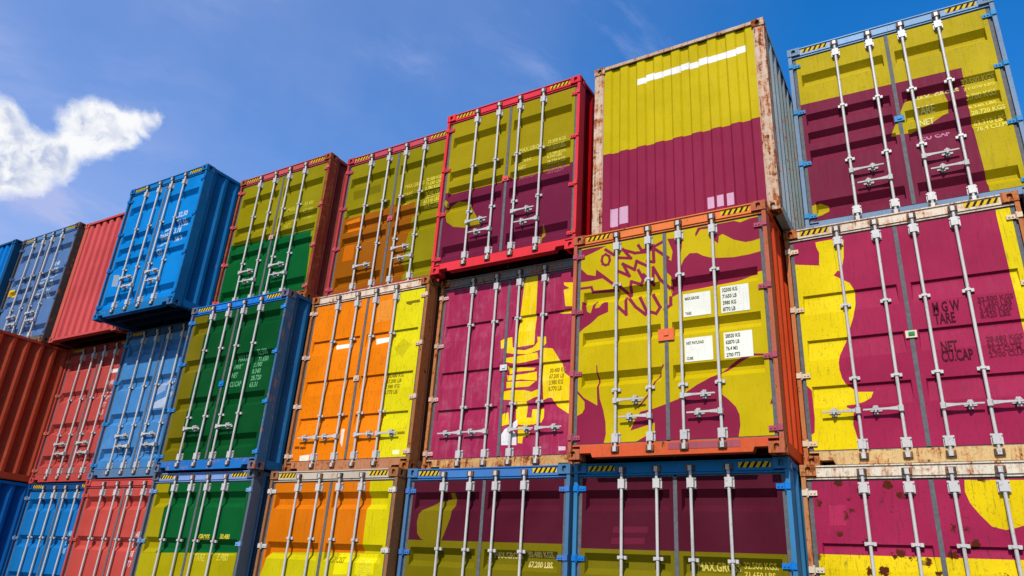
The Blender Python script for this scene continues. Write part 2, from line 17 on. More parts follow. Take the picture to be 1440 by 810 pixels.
 "M4": {"X": -4.99, "Y": 0.282, "z": 2.892, "base": [245, 130, 0], "frame": [175, 115, 75], "post": [165, 105, 60], "header": [240, 215, 190], "sill": [190, 130, 95], "rust": 0.55, "grooves": [[2.1, 0.015, 0.03, 0.2, 0.03], [1.43, 0.015, 0.03, 0.2, 0.03], [0.84, 0.015, 0.03, 0.2, 0.03]], "rods": "out", "guides": [2.05, 0.85], "hinge": [230, 195, 170], "plate": [225, 190, 160], "dirt": 0.42, "label": "bright orange container with yellow right strip and rusty posts", "polys": [[[232, 216, 12], [[1.778, 2.902], [1.817, 2.22], [1.795, 1.616], [1.821, 0.759], [1.854, 0.056], [2.982, 0.026], [2.924, 2.714]]], [[248, 240, 225], [[0.65, 1.997], [1.014, 1.997], [1.001, 1.929], [0.681, 1.924]]], [[248, 240, 225], [[1.477, 2.011], [1.802, 2.012], [1.743, 1.932], [1.504, 1.912]]], [[250, 240, 215], [[0.28, 0.264], [0.484, 0.275], [0.48, 0.183], [0.29, 0.178]]], [[250, 245, 190], [[2.089, 0.281], [2.212, 0.283], [2.212, 0.222], [2.098, 0.226]]], [[245, 225, 205], [[1.058, 0.638], [1.122, 0.634], [1.124, 0.361], [1.07, 0.435]]], [[208, 192, 12], [[1.883, 1.799], [2.023, 1.958], [2.189, 1.842], [2.047, 1.647]]], [[245, 150, 50], [[1.432, 2.621], [1.726, 2.639], [1.733, 2.291], [1.442, 2.269]]], [[130, 65, 8], [[0.14, 0.37], [0.24, 0.37], [0.24, 0.41], [0.14, 0.41]]], [[130, 65, 8], [[0.26, 0.36], [0.38, 0.36], [0.38, 0.4], [0.26, 0.4]]], [[150, 128, 14], [[2.14, 0.5], [2.27, 0.5], [2.27, 0.54], [2.14, 0.54]]], [[128, 112, 10], [[1.991, 2.546], [2.101, 2.546], [2.255, 2.547], [2.272, 2.497], [2.131, 2.501], [2.097, 2.474], [2.012, 2.503]]]], "texts": [["30.480 KG", 1.8, 1.36, 0.06, [150, 128, 20], 1], ["67.200 LB", 1.8, 1.2750000000000001, 0.06, [150, 128, 20], 1], ["3.980 KG", 1.8, 1.1900000000000002, 0.06, [150, 128, 20], 1], ["8.770 LB", 1.8, 1.105, 0.06, [150, 128, 20], 1]]},
 "B4": {"X": -4.995, "Y": 0.087, "z": 0.0, "base": [218, 115, 0], "frame": [165, 110, 70], "post": [150, 105, 70], "header": [205, 190, 170], "rust": 0.45, "grooves": [[2.585, 0.085, 0.08, 0.07, 0.072], [1.9, 0.078, 0.08, 0.07, 0.068], [1.22, 0.078, 0.08, 0.07, 0.068], [0.56, 0.078, 0.08, 0.07, 0.068]], "rods": "none", "guides": [1.95, 0.955], "hinge": [220, 210, 200], "dirt": 0.25, "label": "orange container with a yellow right strip and yellow below, in the bottom row", "polys": [[[214, 196, 0], [[1.935, 2.784], [1.937, 2.71], [1.947, 1.811], [1.933, 1.336], [3.074, 1.395], [2.892, 2.765]]], [[205, 190, 5], [[0.201, 1.755], [2.513, 1.817], [2.668, 0.837], [-0.121, 0.617]]], [[245, 228, 10], [[1.509, 1.784], [1.748, 1.791], [1.746, 1.52], [1.495, 1.509]]], [[240, 222, 10], [[1.861, 1.783], [2.187, 1.792], [2.191, 1.538], [1.869, 1.525]]]], "texts": [["30.480", 1.92, 1.66, 0.07, [250, 235, 60], 1], ["67.200", 1.92, 1.5599999999999998, 0.07, [250, 235, 60], 1], ["3.870", 1.92, 1.46, 0.07, [250, 235, 60], 1], ["GROSS", 1.4, 1.66, 0.08, [170, 150, 10], 0.9]]},
 "T4": {"X": -7.565, "Y": 0.227, "z": 5.784, "base": [148, 136, 0], "frame": [165, 62, 48], "header": [200, 85, 90], "side": [175, 75, 65], "post": [150, 62, 46], "rust": 0.5, "grooves": [[2.44, 0.085, 0.04, 0.07, 0.072], [1.79, 0.072, 0.04, 0.065, 0.066], [1.5, 0.072, 0.04, 0.065, 0.066], [1.22, 0.072, 0.04, 0.065, 0.066], [0.46, 0.085, 0.04, 0.07, 0.072]], "rods": "stag", "guides": [1.95, 0.96], "hinge": [220, 100, 95], "plate": [225, 165, 150], "dirt": 0.1, "label": "reddish brown framed container with olive upper and green lower doors, in the top row", "polys": [[[0, 92, 38], [[-0.073, 1.436], [0.031, 1.454], [2.22, 1.407], [2.283, 0.923], [2.346, 0.142], [2.36, -0.413], [-0.086, -0.488]]], [[205, 95, 10], [[2.327, 0.866], [2.752, 0.98], [2.955, -0.491], [2.348, -0.411], [2.346, 0.142]]]], "texts": [["MAX.G", 1.5, 1.86, 0.09, [205, 190, 50], 0.9], ["TARE", 1.5, 1.6900000000000002, 0.09, [205, 190, 50], 0.9], ["NET", 1.5, 1.52, 0.09, [205, 190, 50], 0.9], ["30.480", 1.92, 1.9, 0.08, [205, 190, 60], 1], ["67.200", 1.92, 1.7599999999999998, 0.08, [205, 190, 60], 1], ["3.780", 1.92, 1.6199999999999999, 0.08, [205, 190, 60], 1]]},
 "M3": {"X": -7.497, "Y": -0.188, "z": 2.892, "base": [0, 76, 30], "frame": [35, 115, 190], "post": [60, 104, 140], "header": [30, 125, 215], "side": [36, 104, 152], "rust": 0.4, "grooves": [[2.585, 0.085, 0.08, 0.07, 0.072], [1.9, 0.078, 0.08, 0.07, 0.068], [1.22, 0.078, 0.08, 0.07, 0.068], [0.56, 0.078, 0.08, 0.07, 0.068]], "rods": "line", "guides": [2.03, 0.87], "hinge": [60, 140, 215], "plate": [25, 130, 215], "dirt": 0.05, "label": "blue framed container with dark green doors and an olive left strip, in the middle row", "polys": [[[116, 104, 0], [[-0.285, 2.814], [0.419, 2.858], [0.436, 2.785], [0.471, 1.921], [0.456, 1.147], [0.518, 0.089], [-0.052, 0.104], [-0.219, 0.853]]]], "texts": [["MAX.GR", 1.42, 1.78, 0.085, [105, 175, 125], 0.8], ["TARE", 1.42, 1.6300000000000001, 0.085, [105, 175, 125], 0.8], ["NET", 1.42, 1.48, 0.085, [105, 175, 125], 0.8], ["CU.CAP", 1.42, 1.33, 0.085, [105, 175, 125], 0.8], ["32.500", 1.9, 1.84, 0.08, [105, 175, 125], 0.95], ["71.650", 1.9, 1.73, 0.08, [105, 175, 125], 0.95], ["3.780", 1.9, 1.62, 0.08, [105, 175, 125], 0.95], ["8.340", 1.9, 1.51, 0.08, [105, 175, 125], 0.95], ["28.720", 1.9, 1.4000000000000001, 0.08, [105, 175, 125], 0.95], ["63.31", 1.9, 1.29, 0.08, [105, 175, 125], 0.95]]},
 "B3": {"X": -7.56, "Y": -0.11, "z": 0.0, "base": [0, 88, 38], "frame": [110, 130, 165], "post": [96, 106, 120], "header": [130, 160, 215], "side": [105, 138, 172], "rust": 0.2, "grooves": [[2.585, 0.085, 0.08, 0.07, 0.072], [1.9, 0.078, 0.08, 0.07, 0.068], [1.22, 0.078, 0.08, 0.07, 0.068], [0.56, 0.078, 0.08, 0.07, 0.068]], "rods": "none", "guides": [1.86, 0.955], "hinge": [125, 165, 215], "dirt": 0.08, "label": "grey blue framed container with green doors, olive left strip and yellow below, bottom row", "polys": [[[165, 148, 0], [[-0.395, 2.808], [0.412, 2.859], [0.425, 2.727], [0.425, 2.21], [0.463, 1.68], [0.489, 1.081], [-0.4, 1.034]]], [[172, 158, 0], [[-0.79, 1.629], [3.077, 1.74], [3.348, 0.727], [-0.774, 0.408]]]], "texts": [["TARE", 1.42, 1.58, 0.1, [225, 205, 60], 0.9], ["3.980", 1.92, 1.6, 0.1, [225, 205, 60], 1], ["30.480", 1.9, 1.9, 0.07, [225, 210, 60], 1], ["GROSS", 1.42, 1.88, 0.08, [225, 210, 60], 0.9]]},
 "T3": {"X": -10.074, "Y": -0.519, "z": 5.784, "base": [0, 130, 208], "frame": [25, 112, 170], "header": [20, 122, 190], "side": [20, 115, 178], "rust": 0.3, "grooves": [[2.44, 0.085, 0.04, 0.07, 0.072], [1.79, 0.072, 0.04, 0.065, 0.066], [1.5, 0.072, 0.04, 0.065, 0.066], [1.22, 0.072, 0.04, 0.065, 0.066], [0.46, 0.085, 0.04, 0.07, 0.072]], "rods": "stag", "guides": [1.85, 0.96], "hinge": [30, 120, 200], "dirt": 0.08, "label": "bright blue container jutting out of the top row, its dark underside in view", "texts": [["MG", 1.45, 1.62, 0.1, [205, 222, 240], 0.9], ["TARE", 1.45, 1.465, 0.1, [205, 222, 240], 0.9], ["NET", 1.45, 1.31, 0.1, [205, 222, 240], 0.9], ["CU", 1.45, 1.155, 0.1, [205, 222, 240], 0.9], ["32.50", 1.85, 1.86, 0.11, [205, 222, 240], 1], ["71.65", 1.85, 1.69, 0.11, [205, 222, 240], 1], ["3.78", 1.85, 1.519, 0.11, [205, 222, 240], 1], ["28.7", 1.85, 1.349, 0.11, [205, 222, 240], 1]], "polys": [[[150, 165, 185], [[0.226, 0.934], [0.414, 0.902], [0.455, 0.653], [0.253, 0.685]]]]},
 "M2": {"X": -10.08, "Y": 0.239, "z": 2.892, "base": [66, 130, 188], "frame": [85, 120, 155], "header": [60, 95, 135], "rust": 0.3, "grooves": [[2.585, 0.085, 0.08, 0.07, 0.072], [1.9, 0.078, 0.08, 0.07, 0.068], [1.22, 0.078, 0.08, 0.07, 0.068], [0.56, 0.078, 0.08, 0.07, 0.068]], "rods": "stag", "guides": [1.7, 0.96], "hinge": [55, 140, 200], "dirt": 0.2, "fade": 0.4, "label": "faded blue container in the shade of the jutting bright blue one above", "texts": [["30.48", 1.75, 1.75, 0.1, [185, 200, 225], 1], ["67.20", 1.75, 1.595, 0.1, [185, 200, 225], 1], ["3.98", 1.75, 1.44, 0.1, [185, 200, 225], 1]], "polys": [[[150, 170, 205], [[1.406, 1.741], [1.669, 1.812], [1.651, 1.58], [1.427, 1.505]]], [[185, 195, 215], [[1.409, 1.367], [1.734, 1.459], [1.707, 1.255], [1.42, 1.251]]]]},
 "B2": {"X": -10.1, "Y": 0.25, "z": 0.0, "base": [196, 76, 66], "frame": [190, 75, 68], "header": [205, 80, 75], "rust": 0.12, "grooves": [[2.585, 0.085, 0.08, 0.07, 0.072], [1.9, 0.078, 0.08, 0.07, 0.068], [1.22, 0.078, 0.08, 0.07, 0.068], [0.56, 0.078, 0.08, 0.07, 0.068]], "rods": "none", "guides": [1.86, 0.955], "hinge": [215, 90, 80], "dirt": 0.15, "label": "light red container with white stencilled marks, bottom row under the faded blue one", "texts": [["30.48", 1.72, 1.9, 0.1, [235, 195, 190], 1], ["67.20", 1.72, 1.745, 0.1, [235, 195, 190], 1], ["3.98", 1.72, 1.59, 0.1, [235, 195, 190], 1], ["8.77", 1.72, 1.435, 0.1, [235, 195, 190], 1]]},
 "T2": {"X": -12.597, "Y": 0.019, "z": 5.784, "kind": "end", "rib": 0.05, "base": [212, 85, 85], "frame": [200, 80, 75], "post": [205, 95, 80], "side": [190, 70, 65], "rust": 0.12, "dirt": 0.1, "label": "salmon red container showing a ribbed end wall, left of the jutting bright blue one"},
 "M1": {"X": -12.6, "Y": 0.5, "z": 2.892, "base": [188, 74, 68], "frame": [185, 70, 65], "header": [150, 60, 60], "rust": 0.2, "grooves": [[2.585, 0.085, 0.08, 0.07, 0.072], [1.9, 0.078, 0.08, 0.07, 0.068], [1.22, 0.078, 0.08, 0.07, 0.068], [0.56, 0.078, 0.08, 0.07, 0.068]], "rods": "stag", "guides": [1.7, 0.96], "hinge": [200, 110, 85], "dirt": 0.2, "label": "red container with ladder like lock bars, beside the big brown ribbed side wall", "texts": [["30.48", 1.72, 1.95, 0.1, [235, 195, 190], 1], ["67.20", 1.72, 1.795, 0.1, [235, 195, 190], 1], ["3.98", 1.72, 1.64, 0.1, [235, 195, 190], 1], ["8.77", 1.72, 1.485, 0.1, [235, 195, 190], 1], ["26.5", 1.72, 1.33, 0.1, [235, 195, 190], 1]], "polys": [[[240, 225, 220], [[1.75, 2.2], [2.15, 2.2], [2.15, 2.28], [1.75, 2.28]]]]},
 "B1": {"X": -12.6, "Y": 0.52, "z": 0.0, "base": [20, 112, 180], "frame": [20, 80, 140], "header": [20, 75, 130], "rust": 0.15, "grooves": [[2.585, 0.085, 0.08, 0.07, 0.072], [1.9, 0.078, 0.08, 0.07, 0.068], [1.22, 0.078, 0.08, 0.07, 0.068], [0.56, 0.078, 0.08, 0.07, 0.068]], "rods": "none", "guides": [1.86, 0.955], "hinge": [120, 150, 180], "dirt": 0.1, "label": "narrow looking blue container in the bottom row, under the red one", "texts": [["30.48", 1.72, 1.9, 0.1, [150, 195, 230], 1], ["67.20", 1.72, 1.745, 0.1, [150, 195, 230], 1], ["3.98", 1.72, 1.59, 0.1, [150, 195, 230], 1]]},
 "T1": {"X": -15.05, "Y": -0.119, "z": 5.784, "base": [84, 118, 165], "frame": [95, 90, 85], "post": [80, 78, 75], "header": [90, 140, 190], "side": [45, 55, 70], "rust": 0.4, "grooves": [[2.44, 0.085, 0.04, 0.07, 0.072], [1.79, 0.072, 0.04, 0.065, 0.066], [1.5, 0.072, 0.04, 0.065, 0.066], [1.22, 0.072, 0.04, 0.065, 0.066], [0.46, 0.085, 0.04, 0.07, 0.072]], "rods": "stag", "guides": [1.78, 0.96], "hinge": [70, 110, 160], "dirt": 0.2, "fade": 0.25, "label": "slate blue container with white lettering and a small yellow sticker, near the left end", "texts": [["GROSS", 1.42, 1.6, 0.09, [205, 222, 240], 0.8], ["TARE", 1.42, 1.461, 0.09, [205, 222, 240], 0.8], ["NET", 1.42, 1.321, 0.09, [205, 222, 240], 0.8], ["CAP", 1.42, 1.181, 0.09, [205, 222, 240], 0.8], ["30.48", 1.78, 1.9, 0.1, [205, 222, 240], 1], ["67.20", 1.78, 1.745, 0.1, [205, 222, 240], 1], ["3.98", 1.78, 1.59, 0.1, [205, 222, 240], 1], ["8.77", 1.78, 1.435, 0.1, [205, 222, 240], 1], ["26.5", 1.78, 1.28, 0.1, [205, 222, 240], 1], ["58.4", 1.78, 1.125, 0.1, [205, 222, 240], 1]], "polys": [[[235, 190, 20], [[0.013, 1.547], [0.332, 1.552], [0.396, 1.396], [0.079, 1.39]]]]},
 "M0": {"X": -15.06, "Y": -2.2, "z": 2.892, "base": [175, 62, 42], "frame": [160, 58, 40], "side": [188, 72, 46], "rust": 0.45, "grooves": [[2.585, 0.085, 0.08, 0.07, 0.072], [1.9, 0.078, 0.08, 0.07, 0.068], [1.22, 0.078, 0.08, 0.07, 0.068], [0.56, 0.078, 0.08, 0.07, 0.068]], "rods": "stag", "guides": [1.7, 0.96], "hinge": [160, 60, 50], "dirt": 0.2, "label": "rusty red container jutting out at the left end, seen by its ribbed side wall"},
 "B0": {"X": -15.06, "Y": -1.9, "z": 0.0, "base": [10, 90, 175], "frame": [15, 85, 165], "side": [8, 92, 165], "rust": 0.08, "grooves": [[2.585, 0.085, 0.08, 0.07, 0.072], [1.9, 0.078, 0.08, 0.07, 0.068], [1.22, 0.078, 0.08, 0.07, 0.068], [0.56, 0.078, 0.08, 0.07, 0.068]], "rods": "stag", "guides": [1.7, 0.96], "hinge": [10, 90, 175], "dirt": 0.1, "label": "deep blue container in the bottom left corner, seen by its ribbed side wall"},
 "T0": {"X": -17.56, "Y": -0.25, "z": 5.784, "kind": "end", "rib": 0.05, "base": [0, 122, 205], "frame": [15, 80, 120], "post": [20, 78, 118], "side": [10, 80, 120], "rust": 0.15, "dirt": 0.1, "label": "teal blue container cut off by the left edge of the photo in the top row"},
 "M8": {"X": -17.56, "Y": -0.3, "z": 2.892, "base": [150, 60, 45], "frame": [140, 60, 45], "side": [150, 60, 45], "rust": 0.3, "grooves": [[2.585, 0.085, 0.08, 0.07, 0.072], [1.9, 0.078, 0.08, 0.07, 0.068], [1.22, 0.078, 0.08, 0.07, 0.068], [0.56, 0.078, 0.08, 0.07, 0.068]], "rods": "stag", "guides": [1.7, 0.96], "hinge": [160, 60, 50], "dirt": 0.2, "label": "brown red container supporting the teal blue one, beyond the left edge"},
 "B8": {"X": -17.56, "Y": -0.3, "z": 0.0, "base": [70, 110, 150], "frame": [60, 100, 140], "side": [70, 110, 150], "rust": 0.2, "grooves": [[2.585, 0.085, 0.08, 0.07, 0.072], [1.9, 0.078, 0.08, 0.07, 0.068], [1.22, 0.078, 0.08, 0.07, 0.068], [0.56, 0.078, 0.08, 0.07, 0.068]], "rods": "stag", "guides": [1.7, 0.96], "hinge": [60, 100, 150], "dirt": 0.2, "label": "grey blue container at the foot of the pile beyond the left edge"}}
CAM = {"loc": [3.87706959, -7.67839397, 1.42419104], "f": 25.627999999999997, "ypr": [31.89738193, 22.68232657, 3.84156097]}
CLOUD = {"n": [-0.81952, 0.34399, 0.45832], "e1": [0.38703, 0.92207, -0.0], "e2": [0.4226, -0.17738, 0.88879], "blobs": [[-0.0953, -0.0064, 0.0291], [-0.0716, -0.0086, 0.0225], [-0.0722, -0.0423, 0.0398], [-0.0572, -0.0236, 0.0228], [-0.0385, -0.0286, 0.0247], [-0.0246, -0.0402, 0.0279], [-0.01, -0.0284, 0.027], [0.0023, -0.0078, 0.0261], [-0.0454, -0.0654, 0.0271], [-0.0519, -0.0788, 0.0187], [-0.0024, 0.0208, 0.0217], [0.0059, 0.0305, 0.019], [0.0209, 0.0307, 0.0193], [0.0376, 0.0316, 0.0197], [0.0492, 0.0401, 0.0154], [0.0592, 0.0489, 0.0116], [0.0699, 0.0561, 0.0086], [0.0212, 0.0043, 0.0252], [0.0418, 0.0127, 0.0182], [-0.0254, -0.062, 0.0179], [-0.0022, -0.0428, 0.0171], [0.0556, 0.0319, 0.0108]], "wis": [[[-0.6827, 0.4184, 0.5991]], [[-0.6255, 0.5576, 0.5458]], [[-0.553, 0.5054, 0.6624]], [[-0.8029, 0.272, 0.5304]], [[-0.6668, 0.5264, 0.5275]]]}

H = 2.892; W = 2.438; LEN = 12.192
scene = bpy.context.scene
COL = scene.collection

def lin(c):
    return tuple((v / 255 / 12.92) if v / 255 <= .04045 else ((v / 255 + .055) / 1.055) ** 2.4 for v in c) + (1,)
K_ALB = .51
def alb(c): return tuple(v * K_ALB for v in lin(c)[:3]) + (1,)

# ------------------------------------------------------------------ materials
MATS = {}
def nd(t, kind, **k):
    n = t.nodes.new(kind)
    for a, b in k.items(): setattr(n, a, b)
    return n
def mixc(t, fac, a, b, mode='MIX'):
    m = nd(t, 'ShaderNodeMix', data_type='RGBA', blend_type=mode)
    for sock, v in ((m.inputs[0], fac), (m.inputs[6], a), (m.inputs[7], b)):
        if hasattr(v, 'is_linked'): t.links.new(v, sock)
        else: sock.default_value = v
    return m.outputs[2]
def ramp(t, src, a, b, va=0., vb=1.):
    m = nd(t, 'ShaderNodeMapRange', interpolation_type='SMOOTHSTEP')
    m.inputs[1].default_value = a; m.inputs[2].default_value = b; m.inputs[3].default_value = va; m.inputs[4].default_value = vb
    t.links.new(src, m.inputs[0]); return m.outputs[0]
def mul(t, a, b, op='MULTIPLY'):
    m = nd(t, 'ShaderNodeMath', operation=op)
    for s, v in ((m.inputs[0], a), (m.inputs[1], b)):
        if hasattr(v, 'is_linked'): t.links.new(v, s)
        else: s.default_value = v
    return m.outputs[0]
def noise(t, vec, scale, detail=4, rough=.6, dist=0):
    n = nd(t, 'ShaderNodeTexNoise'); n.inputs['Scale'].default_value = scale; n.inputs['Detail'].default_value = detail
    n.inputs['Roughness'].default_value = rough; n.inputs['Distortion'].default_value = dist
    t.links.new(vec, n.inputs['Vector']); return n.outputs[0]

def paint(color, rust=0., dirt=.1, fade=0., seed=0, rough=.55, spots=0, dent=.25, spec=.035):
    key = (spec, tuple(color), rust, dirt, fade, seed, rough, spots, dent)
    if key in MATS: return MATS[key]
    m = bpy.data.materials.new('painted_steel'); m.use_nodes = True; t = m.node_tree; t.nodes.clear()
    out = nd(t, 'ShaderNodeOutputMaterial'); b = nd(t, 'ShaderNodeBsdfPrincipled'); t.links.new(b.outputs[0], out.inputs[0])
    tc = nd(t, 'ShaderNodeTexCoord'); mp = nd(t, 'ShaderNodeMapping'); mp.inputs['Location'].default_value = (seed * 3.7, seed * 1.3, seed * 2.1)
    t.links.new(tc.outputs['Object'], mp.inputs[0]); v = mp.outputs[0]
    ms = nd(t, 'ShaderNodeMapping'); ms.inputs['Scale'].default_value = (9, 9, .7); t.links.new(v, ms.inputs[0]); vs = ms.outputs[0]
    base = alb(color)
    big = noise(t, v, 1.3, 3)
    streak = noise(t, vs, 2.2, 5, .65)
    fine = noise(t, v, 28, 3, .6)
    # tonal variation of the weathered paint
    c = mixc(t, ramp(t, big, .3, .7), tuple(x * .90 for x in base[:3]) + (1,), tuple(min(1, x * 1.05 + .002) for x in base[:3]) + (1,))
    g = sum(base[:3]) / 3
    chalk = tuple(min(1, x * (1.12 - .3 * fade) + g * .35 * fade + .004 + .12 * fade) for x in base[:3]) + (1,)
    c = mixc(t, mul(t, ramp(t, streak, .47, .78), .10 + .40 * fade + .15 * dirt), c, chalk)
    if fade: c = mixc(t, mul(t, ramp(t, noise(t, v, 3.5, 6, .7), .48, .72), fade * .75), c, chalk)
    # grime: run marks and soot
    dk = tuple(x * .30 + .01 for x in base[:3]) + (1,)
    c = mixc(t, mul(t, ramp(t, noise(t, vs, 5.5, 6, .7), .52, .70), min(.85, .08 + 1.3 * dirt)), c, dk)
    c = mixc(t, mul(t, ramp(t, noise(t, v, 34, 5, .75), .57, .66), min(.8, .05 + 1.5 * dirt)), c, dk)
    # pale scuffs
    mh = nd(t, 'ShaderNodeMapping'); mh.inputs['Scale'].default_value = (3, 3, 16); mh.inputs['Rotation'].default_value = (0, .25, 0); t.links.new(v, mh.inputs[0])
    c = mixc(t, mul(t, ramp(t, noise(t, mh.outputs[0], 3.1, 6, .75), .64, .70), min(.8, .08 + 1.1 * dirt)), c, tuple(min(1, x * .9 + g * .15 + .03) for x in base[:3]) + (1,))
    r0 = None
    if rust or spots:
        n1 = noise(t, v, 7.5, 9, .78, .4); n2 = noise(t, vs, 3.0, 6, .7)
        th = .72 - .34 * rust
        r0 = ramp(t, mul(t, mul(t, n1, .6), mul(t, n2, .4), 'ADD'), th, th + .05)
        if spots:
            vo = nd(t, 'ShaderNodeTexVoronoi'); vo.inputs['Scale'].default_value = 6.5; t.links.new(v, vo.inputs['Vector'])
            sp = ramp(t, mul(t, mul(t, fine, .62), vo.outputs['Distance'], 'SUBTRACT'), .0, .05)
            sp = mul(t, sp, ramp(t, noise(t, v, 2.3, 3), .42, .5))
            r0 = mul(t, mul(t, r0, .35), sp, 'MAXIMUM')
        rc = mixc(t, ramp(t, noise(t, v, 11, 7, .75), .35, .65), alb((58, 28, 20)), alb((190, 104, 54)))
        rim = mixc(t, mul(t, ramp(t, mul(t, mul(t, n1, .6), mul(t, n2, .4), 'ADD'), th - .05, th), .5 * (0 if spots else 1)), c, alb((196, 120, 66)))
        if spots: rc = alb((88, 40, 22))
        c = mixc(t, r0, rim, rc)
    t.links.new(c, b.inputs['Base Color'])
    rr = ramp(t, streak, .2, .8, rough - .06, rough + .12)
    if r0 is not None: rr = mul(t, rr, mul(t, r0, .35), 'ADD')
    t.links.new(rr, b.inputs['Roughness']); b.inputs['Specular IOR Level'].default_value = spec
    bp = nd(t, 'ShaderNodeBump'); bp.inputs['Strength'].default_value = dent; bp.inputs['Distance'].default_value = .02
    hsum = mul(t, mul(t, noise(t, v, 2.4, 2), .9), mul(t, fine, .07), 'ADD')
    t.links.new(hsum, bp.inputs['Height']); t.links.new(bp.outputs[0], b.inputs['Normal'])
    MATS[key] = m; return m

def plain(name, color, rough=.6, metal=0.):
    if name in MATS: return MATS[name]
    m = bpy.data.materials.new(name); m.use_nodes = True; t = m.node_tree; b = t.nodes['Principled BSDF']
    tc = nd(t, 'ShaderNodeTexCoord'); n = noise(t, tc.outputs['Object'], 20, 4)
    l = alb(color)
    t.links.new(mixc(t, ramp(t, n, .35, .7), tuple(x * .7 for x in l[:3]) + (1,), tuple(min(1, x * 1.1) for x in l[:3]) + (1,)), b.inputs['Base Color'])
    b.inputs['Roughness'].default_value = rough; b.inputs['Metallic'].default_value = metal
    MATS[name] = m; return m

# ------------------------------------------------------------------ mesh helpers
class MB:
    def __init__(s): s.v = []; s.f = []; s.m = []
    def add(s, vs, fs, mi=0):
        o = len(s.v); s.v += [tuple(p) for p in vs]; s.f += [tuple(i + o for i in f) for f in fs]; s.m += [mi] * len(fs)
    def box(s, x0, x1, y0, y1, z0, z1, mi=0):
        s.add([(x, y, z) for z in (z0, z1) for y in (y0, y1) for x in (x0, x1)],
              [(0, 2, 3, 1), (4, 5, 7, 6), (0, 1, 5, 4), (2, 6, 7, 3), (0, 4, 6, 2), (1, 3, 7, 5)], mi)
    def cyl(s, p, q, r, n=10, mi=0):
        p = Vector(p); q = Vector(q); d = (q - p).normalized(); a = d.orthogonal().normalized(); b = d.cross(a)
        vs = [tuple(c + (a * math.cos(2 * math.pi * i / n) + b * math.sin(2 * math.pi * i / n)) * r) for c in (p, q) for i in range(n)]
        s.add(vs, [(i, (i + 1) % n, n + (i + 1) % n, n + i) for i in range(n)] + [tuple(range(n))[::-1], tuple(range(n, 2 * n))], mi)
    def prism(s, pts, y0, y1, mi=0):   # outline in x, z (counter-clockwise seen from the front)
        n = len(pts)
        s.add([(x, y0, z) for x, z in pts] + [(x, y1, z) for x, z in pts],
              [tuple(range(n)), tuple(range(n, 2 * n))[::-1]] + [(i, n + i, n + (i + 1) % n, (i + 1) % n) for i in range(n)], mi)
    def mesh(s, name, mats, fix=True):
        me = bpy.data.meshes.new(name); me.from_pydata(s.v, [], s.f)
        for m in mats: me.materials.append(m)
        me.polygons.foreach_set('material_index', s.m)
        if fix:
            bm = bmesh.new(); bm.from_mesh(me); bmesh.ops.recalc_face_normals(bm, faces=bm.faces); bm.to_mesh(me); bm.free()
        me.update(); return me
def put(name, me, parent, loc=(0, 0, 0)):
    o = bpy.data.objects.new(name, me); COL.objects.link(o); o.parent = parent; o.location = loc; return o

def inpoly(x, z, P):
    c = False; j = len(P) - 1
    for i in range(len(P)):
        if (P[i][1] > z) != (P[j][1] > z) and x < (P[j][0] - P[i][0]) * (z - P[i][1]) / (P[j][1] - P[i][1]) + P[i][0]: c = not c
        j = i
    return c
def clip(P, x0, x1, z0, z1):
    for ax, lim, sg in ((0, x0, 1), (0, x1, -1), (1, z0, 1), (1, z1, -1)):
        out = []
        for i in range(len(P)):
            a = P[i - 1]; b = P[i]; ia = (a[ax] - lim) * sg >= 0; ib = (b[ax] - lim) * sg >= 0
            if ia != ib:
                k = (lim - a[ax]) / (b[ax] - a[ax]); out.append((a[0] + k * (b[0] - a[0]), a[1] + k * (b[1] - a[1])))
            if ib: out.append(tuple(b))
        P = out
        if len(P) < 3: return []
    return P
def sheet(rect, segs, polys, depth, y0, base_mats, thick=.03):
    """A pressed steel sheet: rect cut along fold lines and paint outlines, each vertex set back by depth(x, z)."""
    x0, x1, z0, z1 = rect; V = []; E = []
    def seg(a, b): V.extend([Vector(a), Vector(b)]); E.append((len(V) - 2, len(V) - 1))
    R = [(x0, z0), (x1, z0), (x1, z1), (x0, z1)]
    for i in range(4): seg(R[i - 1], R[i])
    for a, b in segs: seg(a, b)
    pp = []
    for col, P in polys:
        Q = clip(P, x0, x1, z0, z1)
        if len(Q) < 3: continue
        pp.append((col, P))
        for i in range(len(Q)): seg(Q[i - 1], Q[i])
    vs, es, fs, *_ = delaunay_2d_cdt(V, E, [], 0, 1e-5, False)
    mb = MB(); mb.v = [(v.x, y0 + depth(v.x, v.y), v.y) for v in vs]
    for f in fs:
        cx = sum(vs[i].x for i in f) / len(f); cz = sum(vs[i].y for i in f) / len(f)
        a = vs[f[0]]; b = vs[f[1]]; c = vs[f[2]]
        if (b.x - a.x) * (c.y - a.y) - (b.y - a.y) * (c.x - a.x) < 0: f = f[::-1]
        mi = 0
        for k, (col, P) in enumerate(pp):
            if inpoly(cx, cz, P): mi = base_mats[1][tuple(col)]
        mb.f.append(tuple(f)); mb.m.append(mi)
    for i in range(4):   # folded rim
        a = R[i - 1]; b = R[i]
        mb.add([(a[0], y0, a[1]), (b[0], y0, b[1]), (b[0], y0 + thick, b[1]), (a[0], y0 + thick, a[1])], [(0, 3, 2, 1)], 0)
    return mb.mesh('sheet', base_mats[0], fix=False)

